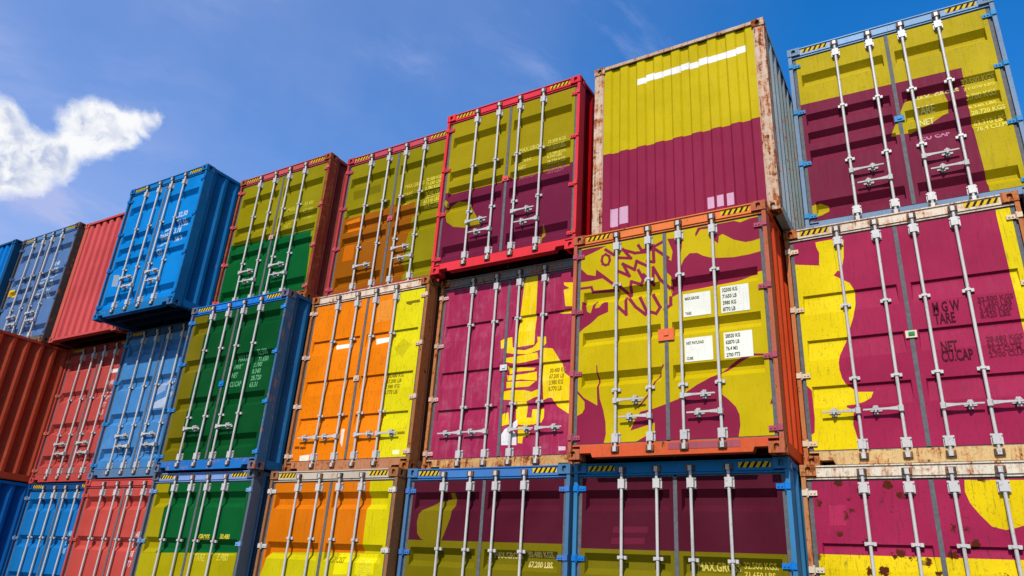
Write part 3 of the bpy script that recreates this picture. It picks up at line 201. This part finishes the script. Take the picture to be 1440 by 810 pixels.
TXT = {}
def text_mesh(lines, mat, depth, cuts, y0):
    """stencilled writing, cut at the folds and laid on the sheet"""
    mb = MB()
    for s, x, z, h, sx in lines:
        if s not in TXT:
            cu = bpy.data.curves.new('t', 'FONT'); cu.body = s; cu.size = 1.0; cu.resolution_u = 2; cu.offset = .03
            ob = bpy.data.objects.new('t', cu); me = bpy.data.meshes.new_from_object(ob)
            TXT[s] = ([tuple(v.co) for v in me.vertices], [tuple(p.vertices) for p in me.polygons])
            bpy.data.objects.remove(ob); bpy.data.meshes.remove(me); bpy.data.curves.remove(cu)
        v, f = TXT[s]; k = h / .72
        mb.add([(x + a * k * .82 * sx, 0, z + b * k) for a, b, _ in v], f)
    me = mb.mesh('stencil_text', [mat], fix=False)
    bm = bmesh.new(); bm.from_mesh(me)
    for zc in cuts:
        bmesh.ops.bisect_plane(bm, geom=bm.verts[:] + bm.edges[:] + bm.faces[:], plane_co=(0, 0, zc), plane_no=(0, 0, 1))
    for v in bm.verts: v.co.y = y0 + depth(v.co.x, v.co.z) - .003
    bm.normal_update()
    for f in bm.faces:
        if f.normal.y > 0: f.normal_flip()
    bm.to_mesh(me); bm.free(); return me

# ------------------------------------------------------------------ shared hardware
def casting_mesh(right, top, back, mat):
    """ISO corner casting: outer block with a slot hole in the end, side and top/bottom face"""
    key = ('casting', right, top, back, mat.name)
    if key in MATS: return MATS[key]
    sx, sy, sz = .162, .178, .118; mb = MB()
    def face(o, u, v, n, lu, lv, hu, hv):
        o, u, v, n = map(Vector, (o, u, v, n)); R = [(0, 0), (lu, 0), (lu, lv), (0, lv)]; c = (lu / 2, lv / 2); k = min(hu, hv) * .45
        hole = [(c[0] + a, c[1] + b) for a, b in ((-hu + k, -hv), (hu - k, -hv), (hu, -hv + k), (hu, hv - k), (hu - k, hv), (-hu + k, hv), (-hu, hv - k), (-hu, -hv + k))]
        pts = [o + u * a + v * b for a, b in R] + [o + u * a + v * b for a, b in hole] + [o + u * a + v * b + n * .10 for a, b in hole]
        pts = [tuple(p) for p in pts]
        fs = [(0, 1, 5, 4), (1, 6, 5), (1, 2, 7, 6), (2, 8, 7), (2, 3, 9, 8), (3, 10, 9), (3, 0, 11, 10), (0, 4, 11)]
        fs += [(4 + i, 4 + (i + 1) % 8, 12 + (i + 1) % 8, 12 + i) for i in range(8)]
        mb.add(pts, fs, 0); mb.add([pts[12 + i] for i in range(8)], [tuple(range(8))], 1)
    face((0, 0, 0), (1, 0, 0), (0, 0, 1), (0, 1, 0), sx, sz, .026, .036)          # end
    face((0, sy, 0), (0, -1, 0), (0, 0, 1), (1, 0, 0), sy, sz, .030, .036)        # side
    face((0, 0, 0), (0, 1, 0), (1, 0, 0), (0, 0, 1), sy, sx, .060, .031)          # bottom
    mb.add([(0, 0, sz), (sx, 0, sz), (sx, sy, sz), (0, sy, sz)], [(0, 1, 2, 3)]); mb.add([(sx, 0, 0), (sx, sy, 0), (sx, sy, sz), (sx, 0, sz)], [(0, 1, 2, 3)])
    mb.add([(0, sy, 0), (sx, sy, 0), (sx, sy, sz), (0, sy, sz)], [(0, 1, 2, 3)])
    L_ = back or LEN
    mb.v = [((W - x if right else x), ((L_ - y) if back else y), (H - z if top else z)) for x, y, z in mb.v]
    me = mb.mesh('corner_casting', [mat, plain('cavity_shade', (22, 18, 16), .9)], fix=True)  # hole floors coloured near black, shade of the slot painted in
    MATS[key] = me; return me

def rod_mesh(x, guides, mat):
    key = ('rod', x, tuple(guides), mat.name)
    if key in MATS: return MATS[key]
    mb = MB(); y = .004
    mb.cyl((x, y, .075), (x, y, 2.835), .017, 12)
    for z, s in ((2.645, 1), (.225, -1)):      # bearing blocks with bolts
        mb.box(x - .038, x + .038, y - .022, .047, z - .05, z + .05); mb.box(x - .052, x + .052, .030, .048, z - .062, z + .062)
        for dx in (-.045, .045):
            for dz in (-.045, .045): mb.cyl((x + dx, .018, z + dz), (x + dx, .034, z + dz), .008, 6)
    for z in guides:
        mb.box(x - .055, x + .055, .020, .047, z - .018, z + .018); mb.box(x - .026, x + .026, y - .023, .022, z - .014, z + .014)
    for z, s in ((2.80, 1), (.10, -1)):        # cam and keeper
        mb.box(x - .020, x + .020, y - .030, y + .015, z - .028, z + .028)
        mb.box(x - .046, x - .026, -.016, .03, z - .03, z + .03, 1); mb.box(x + .026, x + .046, -.016, .03, z - .03, z + .03, 1)
        mb.box(x - .046, x + .046, -.014, .0, z + s * .030 - .006, z + s * .030 + .006, 1)
    me = mb.mesh('lock_rod', [mat, paint((95, 72, 60), .5, .3, seed=4)]); MATS[key] = me; return me

def handle_mesh(x, z, s, mat, ln=.365):
    key = ('handle', x, z, s, mat.name)
    if key in MATS: return MATS[key]
    mb = MB(); y = -.022
    def bx(a, b, y0, y1, z0, z1): mb.box(min(x + s * a, x + s * b), max(x + s * a, x + s * b), y0, y1, z0, z1)
    bx(-.024, .024, -.034, .03, z - .032, z + .032)                                   # hub on the rod
    P = [(x + s * .02, z - .022), (x + s * .12, z - .011), (x + s * ln, z - .007), (x + s * ln, z + .009), (x + s * .12, z + .013), (x + s * .02, z + .022)]
    if s < 0: P = P[::-1]
    mb.prism(P, y - .012, y + .004)
    bx(.222, .262, -.005, .047, z - .048, z + .048)                                   # retainer plate and catch
    bx(.212, .27, -.036, -.005, z + .012, z + .026); bx(.232, .252, -.042, -.030, z - .03, z + .038)
    bx(.185, .30, .034, .048, z - .012, z + .012)
    me = mb.mesh('handle', [mat]); MATS[key] = me; return me

def hinge_mesh(right, z, mat):
    key = ('hinge', right, z, mat.name)
    if key in MATS: return MATS[key]
    mb = MB(); f = (lambda a: W - a) if right else (lambda a: a)
    def bx(a, b, *r): mb.box(min(f(a), f(b)), max(f(a), f(b)), *r)
    bx(.052, .150, .026, .048, z - .026, z + .026); bx(.003, .056, -.004, .03, z - .030, z + .030)
    mb.cyl((f(.052), .018, z - .045), (f(.052), .018, z + .045), .013, 10)
    for a in (.09, .125): mb.cyl((f(a), .016, z), (f(a), .03, z), .009, 6)
    me = mb.mesh('hinge', [mat]); MATS[key] = me; return me

GALV = [paint((208, 202, 197), .22, .38, seed=s, rough=.4, spec=.3) for s in (1, 2, 3)]
YEL = paint((240, 195, 20), .05, .25, seed=8); BLK = paint((28, 28, 28), .05, .2, seed=9)

def trap(p, per, flat_o, slope, depth):   # corrugation profile, p along the wall
    q = p % per; inn = per - flat_o - 2 * slope
    if q < flat_o: return 0.
    if q < flat_o + slope: return depth * (q - flat_o) / slope
    if q < flat_o + slope + inn: return depth
    return depth * (per - q) / slope

def build(cid, c, idx):
    L_ = c.get('len', LEN); rng = random.Random(cid); sd = idx + 1
    rust, dirt, fade = c.get('rust', .1), c.get('dirt', .1), c.get('fade', 0)
    root = bpy.data.objects.new('shipping_container', None); COL.objects.link(root)
    root.location = (c['X'], c['Y'], c['z']); root.rotation_euler = (0, 0, c.get('yaw', 0)); root.empty_display_size = .3
    root['label'] = c['label']; root['category'] = 'container'; root['group'] = 'shipping containers piled three high in a row'
    MF = paint(c['frame'], rust, dirt, seed=sd); MP = paint(c.get('post', c['frame']), rust, dirt, seed=sd + 30)
    MH = paint(c.get('header', c['frame']), rust * .9, dirt, seed=sd + 10); ML = paint(c.get('sill', c['frame']), rust, dirt, seed=sd + 20)
    MS = paint(c.get('side', c['frame']), rust * .7, dirt + .12, seed=sd + 40); MC = paint(c.get('post', c['frame']), min(.75, rust + .15), .3, seed=sd + 50)
    MU_SHADE = paint(tuple(int(v * .35) for v in c.get('side', c['frame'])), .3, .5, seed=3)  # side colour darkened, underside shade put into the paint
    RUB = plain('grey_rubber', (92, 94, 98), .8); end = c.get('kind') == 'end'
    # -- castings and posts
    for r in (0, 1):
        for t in (0, 1):
            for b in (0, L_): put('corner_casting', casting_mesh(r, t, b, MC), root)
    pw = .135 if end else .05
    for r in (0, 1):
        f = (lambda a: W - a) if r else (lambda a: a)
        mb = MB(); mb.box(min(f(.004), f(pw)), max(f(.004), f(pw)), .012, .185, .118, H - .118)
        if not end: mb.box(min(f(.01), f(.10)), max(f(.01), f(.10)), .085, .18, .118, H - .118)
        put('corner_post', mb.mesh('corner_post', [MP]), root)
        mb = MB(); mb.box(min(f(.004), f(.12)), max(f(.004), f(.12)), L_ - .17, L_ - .01, .118, H - .118)
        put('corner_post', mb.mesh('corner_post', [MP]), root)
    # -- header, sill
    mb = MB()
    if end:
        mb.box(.162, W - .162, .004, .10, H - .062, H - .012); mb.box(pw, W - pw, .10, .16, H - .12, H - .062)
    else:
        mb.box(.162, W - .162, .016, .12, H - .128, H - .014); mb.box(.05, W - .05, .030, .12, H - .152, H - .130)
        mb.box(.162, W - .162, .002, .016, H - .026, H - .012)
    put('header', mb.mesh('header', [MH]), root)
    mb = MB()
    if end: mb.box(.162, W - .162, .006, .12, .03, .085); mb.box(.162, W - .162, .0, .006, .03, .05)
    else:
        P = [(.162, .07), (.30, .07), (.32, .02), (W - .32, .02), (W - .30, .07), (W - .162, .07), (W - .162, .150), (.162, .150)]
        mb.prism(P, .010, .12)
        if cid == 'M6': mb.box(1.22, 2.0, .0065, .0098, .074, .148, 1)
        mb.box(.06, W - .06, .022, .12, .152, .168)
    put('sill', mb.mesh('sill', [ML, paint((175, 88, 98), .35, .3, seed=14)]), root)
    # -- side walls (pressed steel ribs), rails
    for r in (0, 1):
        f = (lambda a: W - a) if r else (lambda a: a)
        ys = [.185]; per = .278; n = int((L_ - .36) / per); off = .24
        for i in range(n):
            a = off + i * per; ys += [a, a + .068, a + .110, a + .178, ]
            if a + .5 > L_ - .2: break
        prof = []
        for i in range(n):
            a = off + i * per
            if a + per > L_ - .2: break
            prof += [(a, .010), (a + .085, .060), (a + .138, .060), (a + .223, .010)]
        prof = [(.184, .010)] + prof + [(L_ - .17, .010)]
        mb = MB(); vs = []
        for y, d in prof: vs += [(f(d), y, .155), (f(d), y, H - .065)]
        mb.add(vs, [(2 * i, 2 * i + 2, 2 * i + 3, 2 * i + 1) for i in range(len(prof) - 1)])
        vs = []
        for y in (.184, L_ - .17): vs += [(f(.064), y, .155), (f(.064), y, H - .065)]
        mb.add(vs, [(0, 2, 3, 1)])
        me = mb.mesh('side_wall', [MS], fix=False)
        put('side_wall', me, root)
        mb = MB(); mb.box(min(f(.006), f(.066)), max(f(.006), f(.066)), .178, L_ - .178, H - .065, H - .008)
        put('top_rail', mb.mesh('top_rail', [MS]), root)
        mb = MB(); mb.box(min(f(.008), f(.05)), max(f(.008), f(.05)), .178, L_ - .178, .03, .155)
        mb.box(min(f(.008), f(.10)), max(f(.008), f(.10)), .178, L_ - .178, .024, .034)
        put('bottom_rail', mb.mesh('bottom_rail', [MS]), root)
    mb = MB(); mb.box(.066, W - .066, .12, L_ - .1, H - .045, H - .03); put('roof', mb.mesh('roof', [MS]), root)
    mb = MB(); mb.box(.12, W - .12, L_ - .10, L_ - .05, .118, H - .05); mb.box(.162, W - .162, L_ - .12, L_ - .01, .03, .118)
    put('end_wall', mb.mesh('end_wall', [MS]), root)
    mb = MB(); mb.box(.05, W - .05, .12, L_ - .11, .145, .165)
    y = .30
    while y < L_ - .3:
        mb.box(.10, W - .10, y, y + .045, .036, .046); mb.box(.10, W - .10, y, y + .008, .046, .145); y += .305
    put('floor_frame', mb.mesh('floor_frame', [MU_SHADE]), root)

    polys = c.get('polys', []); cols = [tuple(c['base'])] + sorted({tuple(p[0]) for p in polys})
    mats = [paint(k, .05 if not c.get('spots') else .3, dirt, fade, seed=sd + 60, spots=c.get('spots', 0), dent=.35) for k in cols]
    bm_ = (mats, {k: i for i, k in reversed(list(enumerate(cols)))})
    if end:
        x0, x1, z0, z1 = pw + .012, W - pw - .012, .085, H - .062; per = (x1 - x0 - .10) / 8
        def dep(x, z): return trap(x - x0, per, .105, .026, c.get('rib', .024))
        segs = []
        for i in range(10):
            for q in (0, .105, .131, per - .026):
                xx = x0 + i * per + q
                if x0 < xx < x1: segs.append(((xx, z0), (xx, z1)))
        put('end_panel', sheet((x0, x1, z0, z1), segs, polys, dep, .030, bm_), root)
        mb = MB(); mb.box(pw, pw + .012, .02, .12, .118, H - .118); mb.box(W - pw - .012, W - pw, .02, .12, .118, H - .118); mb.box(pw + .012, W - pw - .012, .09, .118, .085, H - .062)
        put('panel_frame', mb.mesh('panel_frame', [MH]), root)
        return root
    # -- doors
    ledges = c['grooves']; dx0, dx1, dz0, dz1 = .098, W - .098, .185, 2.722; seam = W / 2
    MG = GALV[idx % 3]; MHd = paint((205, 200, 196), .12, .3, seed=12, rough=.4); MHi = paint(c.get('hinge', c['frame']), min(.45, rust * .6), .2, seed=5)
    for side, (a, b) in enumerate(((dx0, seam - .018), (seam + .018, dx1))):
        gx0, gx1 = a + .05, b - .05
        def dep(x, z):
            d = 0.
            for zt, ts, fl, bs, dd in ledges:
                k = min((zt - z) / ts, (z - (zt - ts - fl - bs)) / bs, (x - gx0) / .014, (gx1 - x) / .014, 1.)
                if k > 0: d = max(d, dd * k)
            return d
        segs = []; cuts = []
        for zt, ts, fl, bs, dd in ledges:
            zb = zt - ts - fl - bs; O = [(gx0, zb), (gx1, zb), (gx1, zt), (gx0, zt)]; I = [(gx0 + .014, zb + bs), (gx1 - .014, zb + bs), (gx1 - .014, zt - ts), (gx0 + .014, zt - ts)]
            for i in range(4): segs += [(O[i - 1], O[i]), (I[i - 1], I[i]), (O[i], I[i])]
            cuts += [zb, zb + bs, zt - ts, zt]
        door = put('door', sheet((a, b, dz0, dz1), segs, polys, dep, .045, bm_), root)
        mb = MB()      # rubber seal round the leaf
        mb.box(a - .044, a - .0005, .052, .085, dz0 - .012, dz1 + .012) if side == 0 else mb.box(b + .0005, b + .044, .052, .085, dz0 - .012, dz1 + .012)
        mb.box(a, b, .050, .085, dz0 - .014, dz0 - .0005); mb.box(a, b, .050, .085, dz1 + .0005, dz1 + .016); mb.box(a - .03, b + .03, .128, .14, dz0 - .014, dz1 + .014)
        if side == 0: mb.box(b - .004, b + .040, .036, .0445, dz0, dz1)
        put('door_gasket', mb.mesh('door_gasket', [RUB]), door)
        xs = (.605, 1.02) if side == 0 else (1.405, 1.815)
        for x in xs: put('lock_rod', rod_mesh(x, c['guides'], MG), door)
        k = c['rods']; hs = []
        st = [(xs[0], .77, 1), (xs[1], .575, -1)]; st2 = [(xs[0], .655, 1), (xs[1], .457, -1)]
        if k == 'stag': hs = st
        elif k == 'stag2': hs = st2
        elif k == 'mix': hs = st if side else [(xs[0], .58, 1)]
        elif k == 'line': hs = [(xs[0], .68, 1)]
        elif k == 'out': hs = [(x, .585 if cid == 'M7' else .52, 1 if side else -1) for x in xs]
        else: hs = [(xs[0], .72, 1), (xs[1], .53, -1)]
        for x, z, s in hs: put('handle', handle_mesh(x, z, s, MHd), door)
        for z in (2.60, 1.835, 1.03, .255): put('hinge', hinge_mesh(side, z, MHi), door)
        tx = [q for q in c.get('texts', []) if a <= q[1] < b]
        for q in tx: put('stencil_text', text_mesh([(q[0], q[1], q[2], q[3], q[5])], paint(q[4], 0, .3, seed=6), dep, cuts, .045), door)
        if side:
            for (sx0, sz0, sx1, sz1, ln) in c.get('sheets', []):
                n = len(ln); hh = (sz1 - sz0) / (n + .35) * (.62 if n > 3 else .40); step = (sz1 - sz0) / (n + .1)
                mb = MB(); mb.box(sx0, sx1, .041, .0435, sz0, sz1)
                o = put('weight_label', mb.mesh('weight_label', [paint((244, 242, 226), 0, .12, seed=7, rough=.5)]), door)
                tm = text_mesh([(s, sx0 + .02, sz1 - (i + .85) * step, hh, .80) for i, s in enumerate(ln) if s], paint((92, 92, 40), 0, .3, seed=7), lambda x, z: 0., [], .042)
                b1 = bmesh.new(); b1.from_mesh(o.data); nf = len(b1.faces); b1.from_mesh(tm)
                for i, fc in enumerate(b1.faces): fc.material_index = 0 if i < nf else 1
                b1.to_mesh(o.data); b1.free(); o.data.materials.append(tm.materials[0])
    # -- tell-tale plate on the seam
    if c.get('plate'):
        mb = MB(); pv = .095 if cid == 'M6' else .055; mb.box(seam - pv, seam + pv, .022, .034, 1.40 - pv * .75, 1.40 + pv * .75); mb.box(seam - .02, seam + .03, .010, .022, 1.385, 1.425)
        if cid == 'M7': mb.box(seam - .025, seam + .035, .006, .0095, 1.388, 1.422, 1)
        put('seam_plate', mb.mesh('seam_plate', [paint(c['plate'], .1, .2, seed=11), paint((40, 150, 90), 0, .1, seed=11)]), root)
    # -- hazard stripes on the header
    if cid not in ('M4', 'M5', 'B7', 'B2', 'T0'):
        for x0 in (.185, W - .185 - .33):
            mb = MB(); z0, z1 = H - .098, H - .040; yy = .0145
            mb.box(x0, x0 + .33, yy - .001, .0158, z0, z1)
            for i in range(5):
                xa = x0 + .012 + i * .066
                mb.add([(xa, yy - .003, z0), (xa + .028, yy - .003, z0), (min(xa + .062, x0 + .33), yy - .003, z1), (min(xa + .034, x0 + .33), yy - .003, z1)], [(0, 1, 2, 3)], 1)
            put('hazard_stripe', mb.mesh('hazard_stripe', [YEL, BLK], fix=False), root)
    return root

for i, (cid, c) in enumerate(SPECS.items()):
    build(cid, c, i)

# ------------------------------------------------------------------ ground
def ground():
    m = bpy.data.materials.new('yard_asphalt'); m.use_nodes = True; t = m.node_tree; b = t.nodes['Principled BSDF']
    tc = nd(t, 'ShaderNodeTexCoord'); v = tc.outputs['Object']
    c = mixc(t, ramp(t, noise(t, v, .35, 5), .35, .7), lin((56, 55, 54)), lin((72, 70, 67)))
    c = mixc(t, ramp(t, noise(t, v, 60, 3), .45, .65), c, lin((92, 90, 86)))
    t.links.new(c, b.inputs['Base Color']); b.inputs['Roughness'].default_value = .9
    bp = nd(t, 'ShaderNodeBump'); bp.inputs['Strength'].default_value = .4; bp.inputs['Distance'].default_value = .01
    t.links.new(noise(t, v, 80, 3), bp.inputs['Height']); t.links.new(bp.outputs[0], b.inputs['Normal'])
    mb = MB(); s = 3000; mb.add([(-s, -s, 0), (s, -s, 0), (s, s, 0), (-s, s, 0)], [(0, 1, 2, 3)])
    o = bpy.data.objects.new('ground', mb.mesh('ground', [m], fix=False)); COL.objects.link(o); o['kind'] = 'structure'
ground()

# ------------------------------------------------------------------ sun, sky, clouds
AZ, EL = math.radians(8), math.radians(42)      # sun stands behind the camera, a little to the right
S = Vector((math.sin(AZ) * math.cos(EL), -math.cos(AZ) * math.cos(EL), math.sin(EL)))
sl = bpy.data.lights.new('sun', 'SUN'); sl.energy = 5.0; sl.angle = math.radians(.5); sl.color = (1, .965, .91)
so = bpy.data.objects.new('sun', sl); COL.objects.link(so); so.rotation_euler = S.to_track_quat('Z', 'Y').to_euler(); so.location = (0, -30, 40)

w = bpy.data.worlds.new('World'); scene.world = w; w.use_nodes = True; t = w.node_tree; t.nodes.clear()
out = nd(t, 'ShaderNodeOutputWorld'); bg = nd(t, 'ShaderNodeBackground'); t.links.new(bg.outputs[0], out.inputs[0])
STR = .106; bg.inputs[1].default_value = STR
sky = nd(t, 'ShaderNodeTexSky', sky_type='NISHITA', sun_disc=False); sky.sun_elevation = EL
sky.sun_rotation = math.atan2(S.x, S.y); sky.air_density = 1.0; sky.dust_density = .6; sky.ozone_density = 2.5; sky.altitude = 0
hs = nd(t, 'ShaderNodeHueSaturation'); hs.inputs['Saturation'].default_value = 1.42; hs.inputs['Value'].default_value = 1.52; hs.inputs['Hue'].default_value = .506
t.links.new(sky.outputs[0], hs.inputs['Color'])
geo = nd(t, 'ShaderNodeTexCoord'); D = geo.outputs['Generated']
def dot(vec):
    m = nd(t, 'ShaderNodeVectorMath', operation='DOT_PRODUCT'); t.links.new(D, m.inputs[0]); m.inputs[1].default_value = vec; return m.outputs['Value']
dn = dot(CLOUD['n']); U = mul(t, dot(CLOUD['e1']), dn, 'DIVIDE'); V_ = mul(t, dot(CLOUD['e2']), dn, 'DIVIDE')
cx = nd(t, 'ShaderNodeCombineXYZ'); t.links.new(U, cx.inputs[0]); t.links.new(V_, cx.inputs[1]); UV = cx.outputs[0]
def warp(scale, amt, src):
    n = nd(t, 'ShaderNodeTexNoise'); n.inputs['Scale'].default_value = scale; n.inputs['Detail'].default_value = 7; n.inputs['Roughness'].default_value = .62; t.links.new(src, n.inputs['Vector'])
    s = nd(t, 'ShaderNodeVectorMath', operation='SUBTRACT'); t.links.new(n.outputs['Color'], s.inputs[0]); s.inputs[1].default_value = (.5, .5, .5)
    k = nd(t, 'ShaderNodeVectorMath', operation='SCALE'); t.links.new(s.outputs[0], k.inputs[0]); k.inputs['Scale'].default_value = amt
    a = nd(t, 'ShaderNodeVectorMath', operation='ADD'); t.links.new(src, a.inputs[0]); t.links.new(k.outputs[0], a.inputs[1]); return a.outputs[0]
UW = warp(75, .010, warp(28, .026, warp(10, .034, UV)))
best = None
for a, b, r in CLOUD['blobs']:
    d = nd(t, 'ShaderNodeVectorMath', operation='DISTANCE'); t.links.new(UW, d.inputs[0]); d.inputs[1].default_value = (a, b, 0)
    e = mul(t, r, d.outputs['Value'], 'SUBTRACT')          # > 0 inside
    if best is None: best = e
    else:
        m = nd(t, 'ShaderNodeMath', operation='SMOOTH_MAX'); t.links.new(best, m.inputs[0]); t.links.new(e, m.inputs[1]); m.inputs[2].default_value = .006; best = m.outputs[0]
front = ramp(t, dn, .2, .3)
cum = mul(t, ramp(t, best, -.004, .011), front)
off = nd(t, 'ShaderNodeVectorMath', operation='ADD'); t.links.new(UW, off.inputs[0]); off.inputs[1].default_value = (.008, .012, 0)
relief = mul(t, noise(t, off.outputs[0], 24, 5, .55), noise(t, UW, 24, 5, .55), 'SUBTRACT')
shade = mul(t, ramp(t, best, -.002, .022), ramp(t, mul(t, mul(t, relief, 1.7), mul(t, V_, -1.8), 'ADD'), -.16, .26))
ccol = mixc(t, shade, lin((250, 251, 253)), lin((188, 200, 228)))
# thin high cloud
mpw = nd(t, 'ShaderNodeMapping'); mpw.inputs['Rotation'].default_value = (0, 0, math.radians(-38)); mpw.inputs['Scale'].default_value = (1.0, 3.6, 1); mpw.inputs['Location'].default_value = (2.3, .9, 0); t.links.new(warp(2.5, .12, UV), mpw.inputs[0])
w1 = ramp(t, noise(t, mpw.outputs[0], 3.4, 8, .62), .44, .74)
w2 = ramp(t, noise(t, UV, 1.6, 3, .5), .35, .68)
veil = mul(t, mul(t, w1, w2), mul(t, .95, front))
left = mul(t, 1., ramp(t, U, -.25, 1.15), 'SUBTRACT'); veil0 = mul(t, mul(t, left, .52), mul(t, front, ramp(t, noise(t, UV, 2.2, 5, .6), .25, .65, .55, 1.)))
low = mul(t, mul(t, 1., ramp(t, V_, -.35, .12), 'SUBTRACT'), mul(t, left, .30))
veil0 = mul(t, veil0, low, 'ADD')
veil = mul(t, mul(t, veil, mul(t, 1., ramp(t, U, .35, 1.0), 'SUBTRACT')), veil0, 'ADD')
def up(c, k=1.0):   # colour seen at unit exposure -> sky units
    m = nd(t, 'ShaderNodeVectorMath', operation='SCALE'); t.links.new(c, m.inputs[0]) if hasattr(c, 'is_linked') else setattr(m.inputs[0], 'default_value', c[:3]); m.inputs['Scale'].default_value = k / STR / 2 ** .5; return m.outputs[0]
c = mixc(t, veil, hs.outputs[0], up(lin((172, 187, 236))))
c = mixc(t, cum, c, up(ccol))
t.links.new(c, bg.inputs[0])

# ------------------------------------------------------------------ camera
cam = bpy.data.cameras.new('camera'); co = bpy.data.objects.new('camera', cam); COL.objects.link(co); scene.camera = co
cam.sensor_width = 36; cam.lens = CAM['f']; cam.clip_end = 8000; cam.clip_start = .05
ya, pi_, ro = [math.radians(v) for v in CAM['ypr']]
cy, sy, cp, sp = math.cos(ya), math.sin(ya), math.cos(pi_), math.sin(pi_)
F = Vector((-sy * cp, cy * cp, sp)); R0 = Vector((cy, sy, 0)); U0 = R0.cross(F)
Rr = R0 * math.cos(ro) + U0 * math.sin(ro); Ur = -R0 * math.sin(ro) + U0 * math.cos(ro)
from mathutils import Matrix
M = Matrix((Rr, Ur, -F)).transposed().to_4x4(); M.translation = Vector(CAM['loc']); co.matrix_world = M

scene.render.engine = 'CYCLES'; scene.render.resolution_x = 1024; scene.render.resolution_y = 576
vs = scene.view_settings; vs.view_transform = 'Standard'; vs.look = 'None'; vs.exposure = .5; vs.gamma = 1; vs.use_curve_mapping = False
w.cycles.sampling_method = 'MANUAL'; w.cycles.sample_map_resolution = 256
scene.cycles.max_bounces = 5; scene.cycles.use_denoising = True
